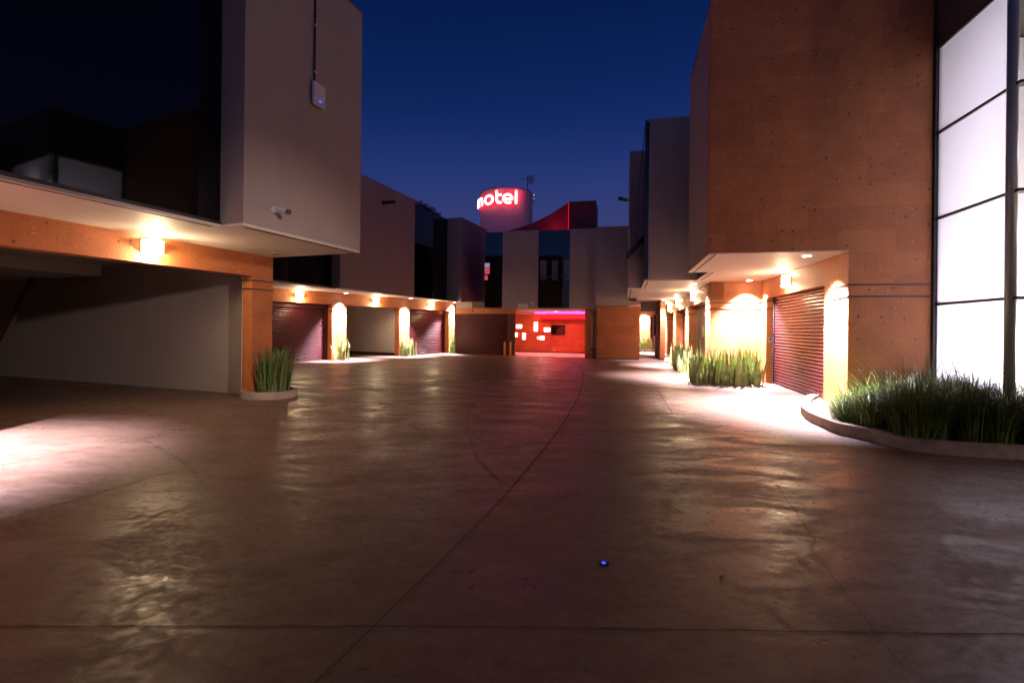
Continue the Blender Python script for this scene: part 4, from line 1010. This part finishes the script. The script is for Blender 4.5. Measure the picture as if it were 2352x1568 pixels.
for (x, y), lb, Y in fl:
    px, py = c2b(x, y); u, v = uv(px, py); head = Vector((u/F*Y, Y, H-v*Y/F))
    ft = thing('flower', lb, 'flower', (head.x-.05, head.y, .1), group='white flowers over the curved planter')
    base = Vector((head.x+random.uniform(-.1, .25), Y+random.uniform(-.1, .1), .1))
    build('stem', MB().tube([base, base.lerp(head, .5)+Vector((.03, 0, .05)), head], .004, 5), 'stem', ft)
    m = MB(); bud = 'bud' in lb
    for q in range(9 if not bud else 3):
        a = q*math.pi*2/9+.3; dv = Vector((math.cos(a), math.sin(a)*.5, random.uniform(-.7, .8))).normalized(); s = dv.cross(Vector((.2, 1, .1))).normalized()*.018
        L_p = random.uniform(.05, .075) if not bud else .025
        m.poly([head, head+dv*L_p*.6-s, head+dv*L_p, head+dv*L_p*.6+s])
    m.ball(head, .008, 4)
    build('petals', m, 'petal', ft)
# bush on the roof of the rear left block
random.seed(5)
rbp = FL.p(-15.0, 24.0, TP2)
c0 = FL.p(-13.7, 23.0, TP2); ft = thing('roof_bush', 'reddish green bush growing on the roof of the rear left block', 'bush', c0)
m = MB()
for k in range(2600):
    dd = random.uniform(21.3, 25.0); t_ = (dd-21.3)/3.7
    hmax = .52*math.sin(math.pi*min(1, t_*1.02))**.5*(.75+.25*math.sin(dd*9))
    p = FL.p(-13.62+random.uniform(-.3, .25), dd, TP2-.1+random.uniform(0, max(.05, hmax)))
    blade(m, p, random.uniform(.08, .22), random.uniform(.3, 1.2), random.random()*6.28, .028, 3, .5)
build('foliage', m, 'rooffol', ft)
mt = MB()
for k in range(6): mt.tube([FL.p(-13.7, 21.8+k*.5, TP2-.1), FL.p(-13.7, 21.9+k*.5, TP2+.25)], .02, 5)
build('branches', mt, 'brown', ft)
# ------------------------------------------------------------------ camera, world, view
cam = bpy.data.cameras.new('camera'); co = bpy.data.objects.new('camera', cam); col.objects.link(co)
cam.sensor_width = 36; cam.lens = 36*F/2352; cam.shift_y = -(784-753.5)/2352; cam.clip_end = 1000; cam.clip_start = .05
co.matrix_world = Matrix.Translation((0, 0, H)) @ Matrix.Rotation(R(90), 4, 'X') @ Matrix.Rotation(math.atan(S), 4, 'Z')
sc.camera = co
W = bpy.data.worlds.new('World'); sc.world = W; W.use_nodes = True
N = W.node_tree.nodes; L = W.node_tree.links; bg = N['Background']
sky = N.new('ShaderNodeTexSky'); sky.sky_type = 'NISHITA'; sky.sun_disc = False
sky.sun_elevation = R(-1.5); sky.sun_rotation = R(200); sky.air_density = 1.0; sky.dust_density = .3; sky.ozone_density = 4.0
tcw = N.new('ShaderNodeTexCoord'); sx_ = N.new('ShaderNodeSeparateXYZ'); L.new(tcw.outputs['Generated'], sx_.inputs[0])
rmp = N.new('ShaderNodeValToRGB'); el = rmp.color_ramp.elements
el[0].position = 0; el[0].color = (.46, .62, 1, 1); el[1].position = .6; el[1].color = (.03, .16, .27, 1)
e3 = el.new(.22); e3.color = (.5, .6, .8, 1); e4 = el.new(.4); e4.color = (.13, .3, .46, 1)
L.new(sx_.outputs['Z'], rmp.inputs['Fac'])
ml = N.new('ShaderNodeMix'); ml.data_type = 'RGBA'; ml.blend_type = 'MULTIPLY'; ml.inputs[0].default_value = 1
L.new(sky.outputs[0], ml.inputs[6]); L.new(rmp.outputs['Color'], ml.inputs[7])
L.new(ml.outputs[2], bg.inputs['Color']); e5 = el.new(.95); e5.color = (.012, .05, .10, 1)
bg.inputs['Strength'].default_value = 1.1
sl = bpy.data.lights.new('sun', 'SUN'); sl.energy = .004; sl.angle = R(30); sl.color = (.6, .7, 1)
so_ = bpy.data.objects.new('sun', sl); col.objects.link(so_); so_.rotation_euler = (R(40), 0, R(20)); so_.location = (0, 0, 20)
sc.view_settings.view_transform = 'Standard'; sc.view_settings.look = 'None'; sc.view_settings.exposure = 0; sc.view_settings.gamma = 1
sc.cycles.max_bounces = 6; sc.cycles.diffuse_bounces = 3; sc.cycles.glossy_bounces = 3; sc.cycles.sample_clamp_indirect = 4; sc.cycles.caustics_reflective = False
for o in bpy.data.objects:
    if '_local' in o: del o['_local']
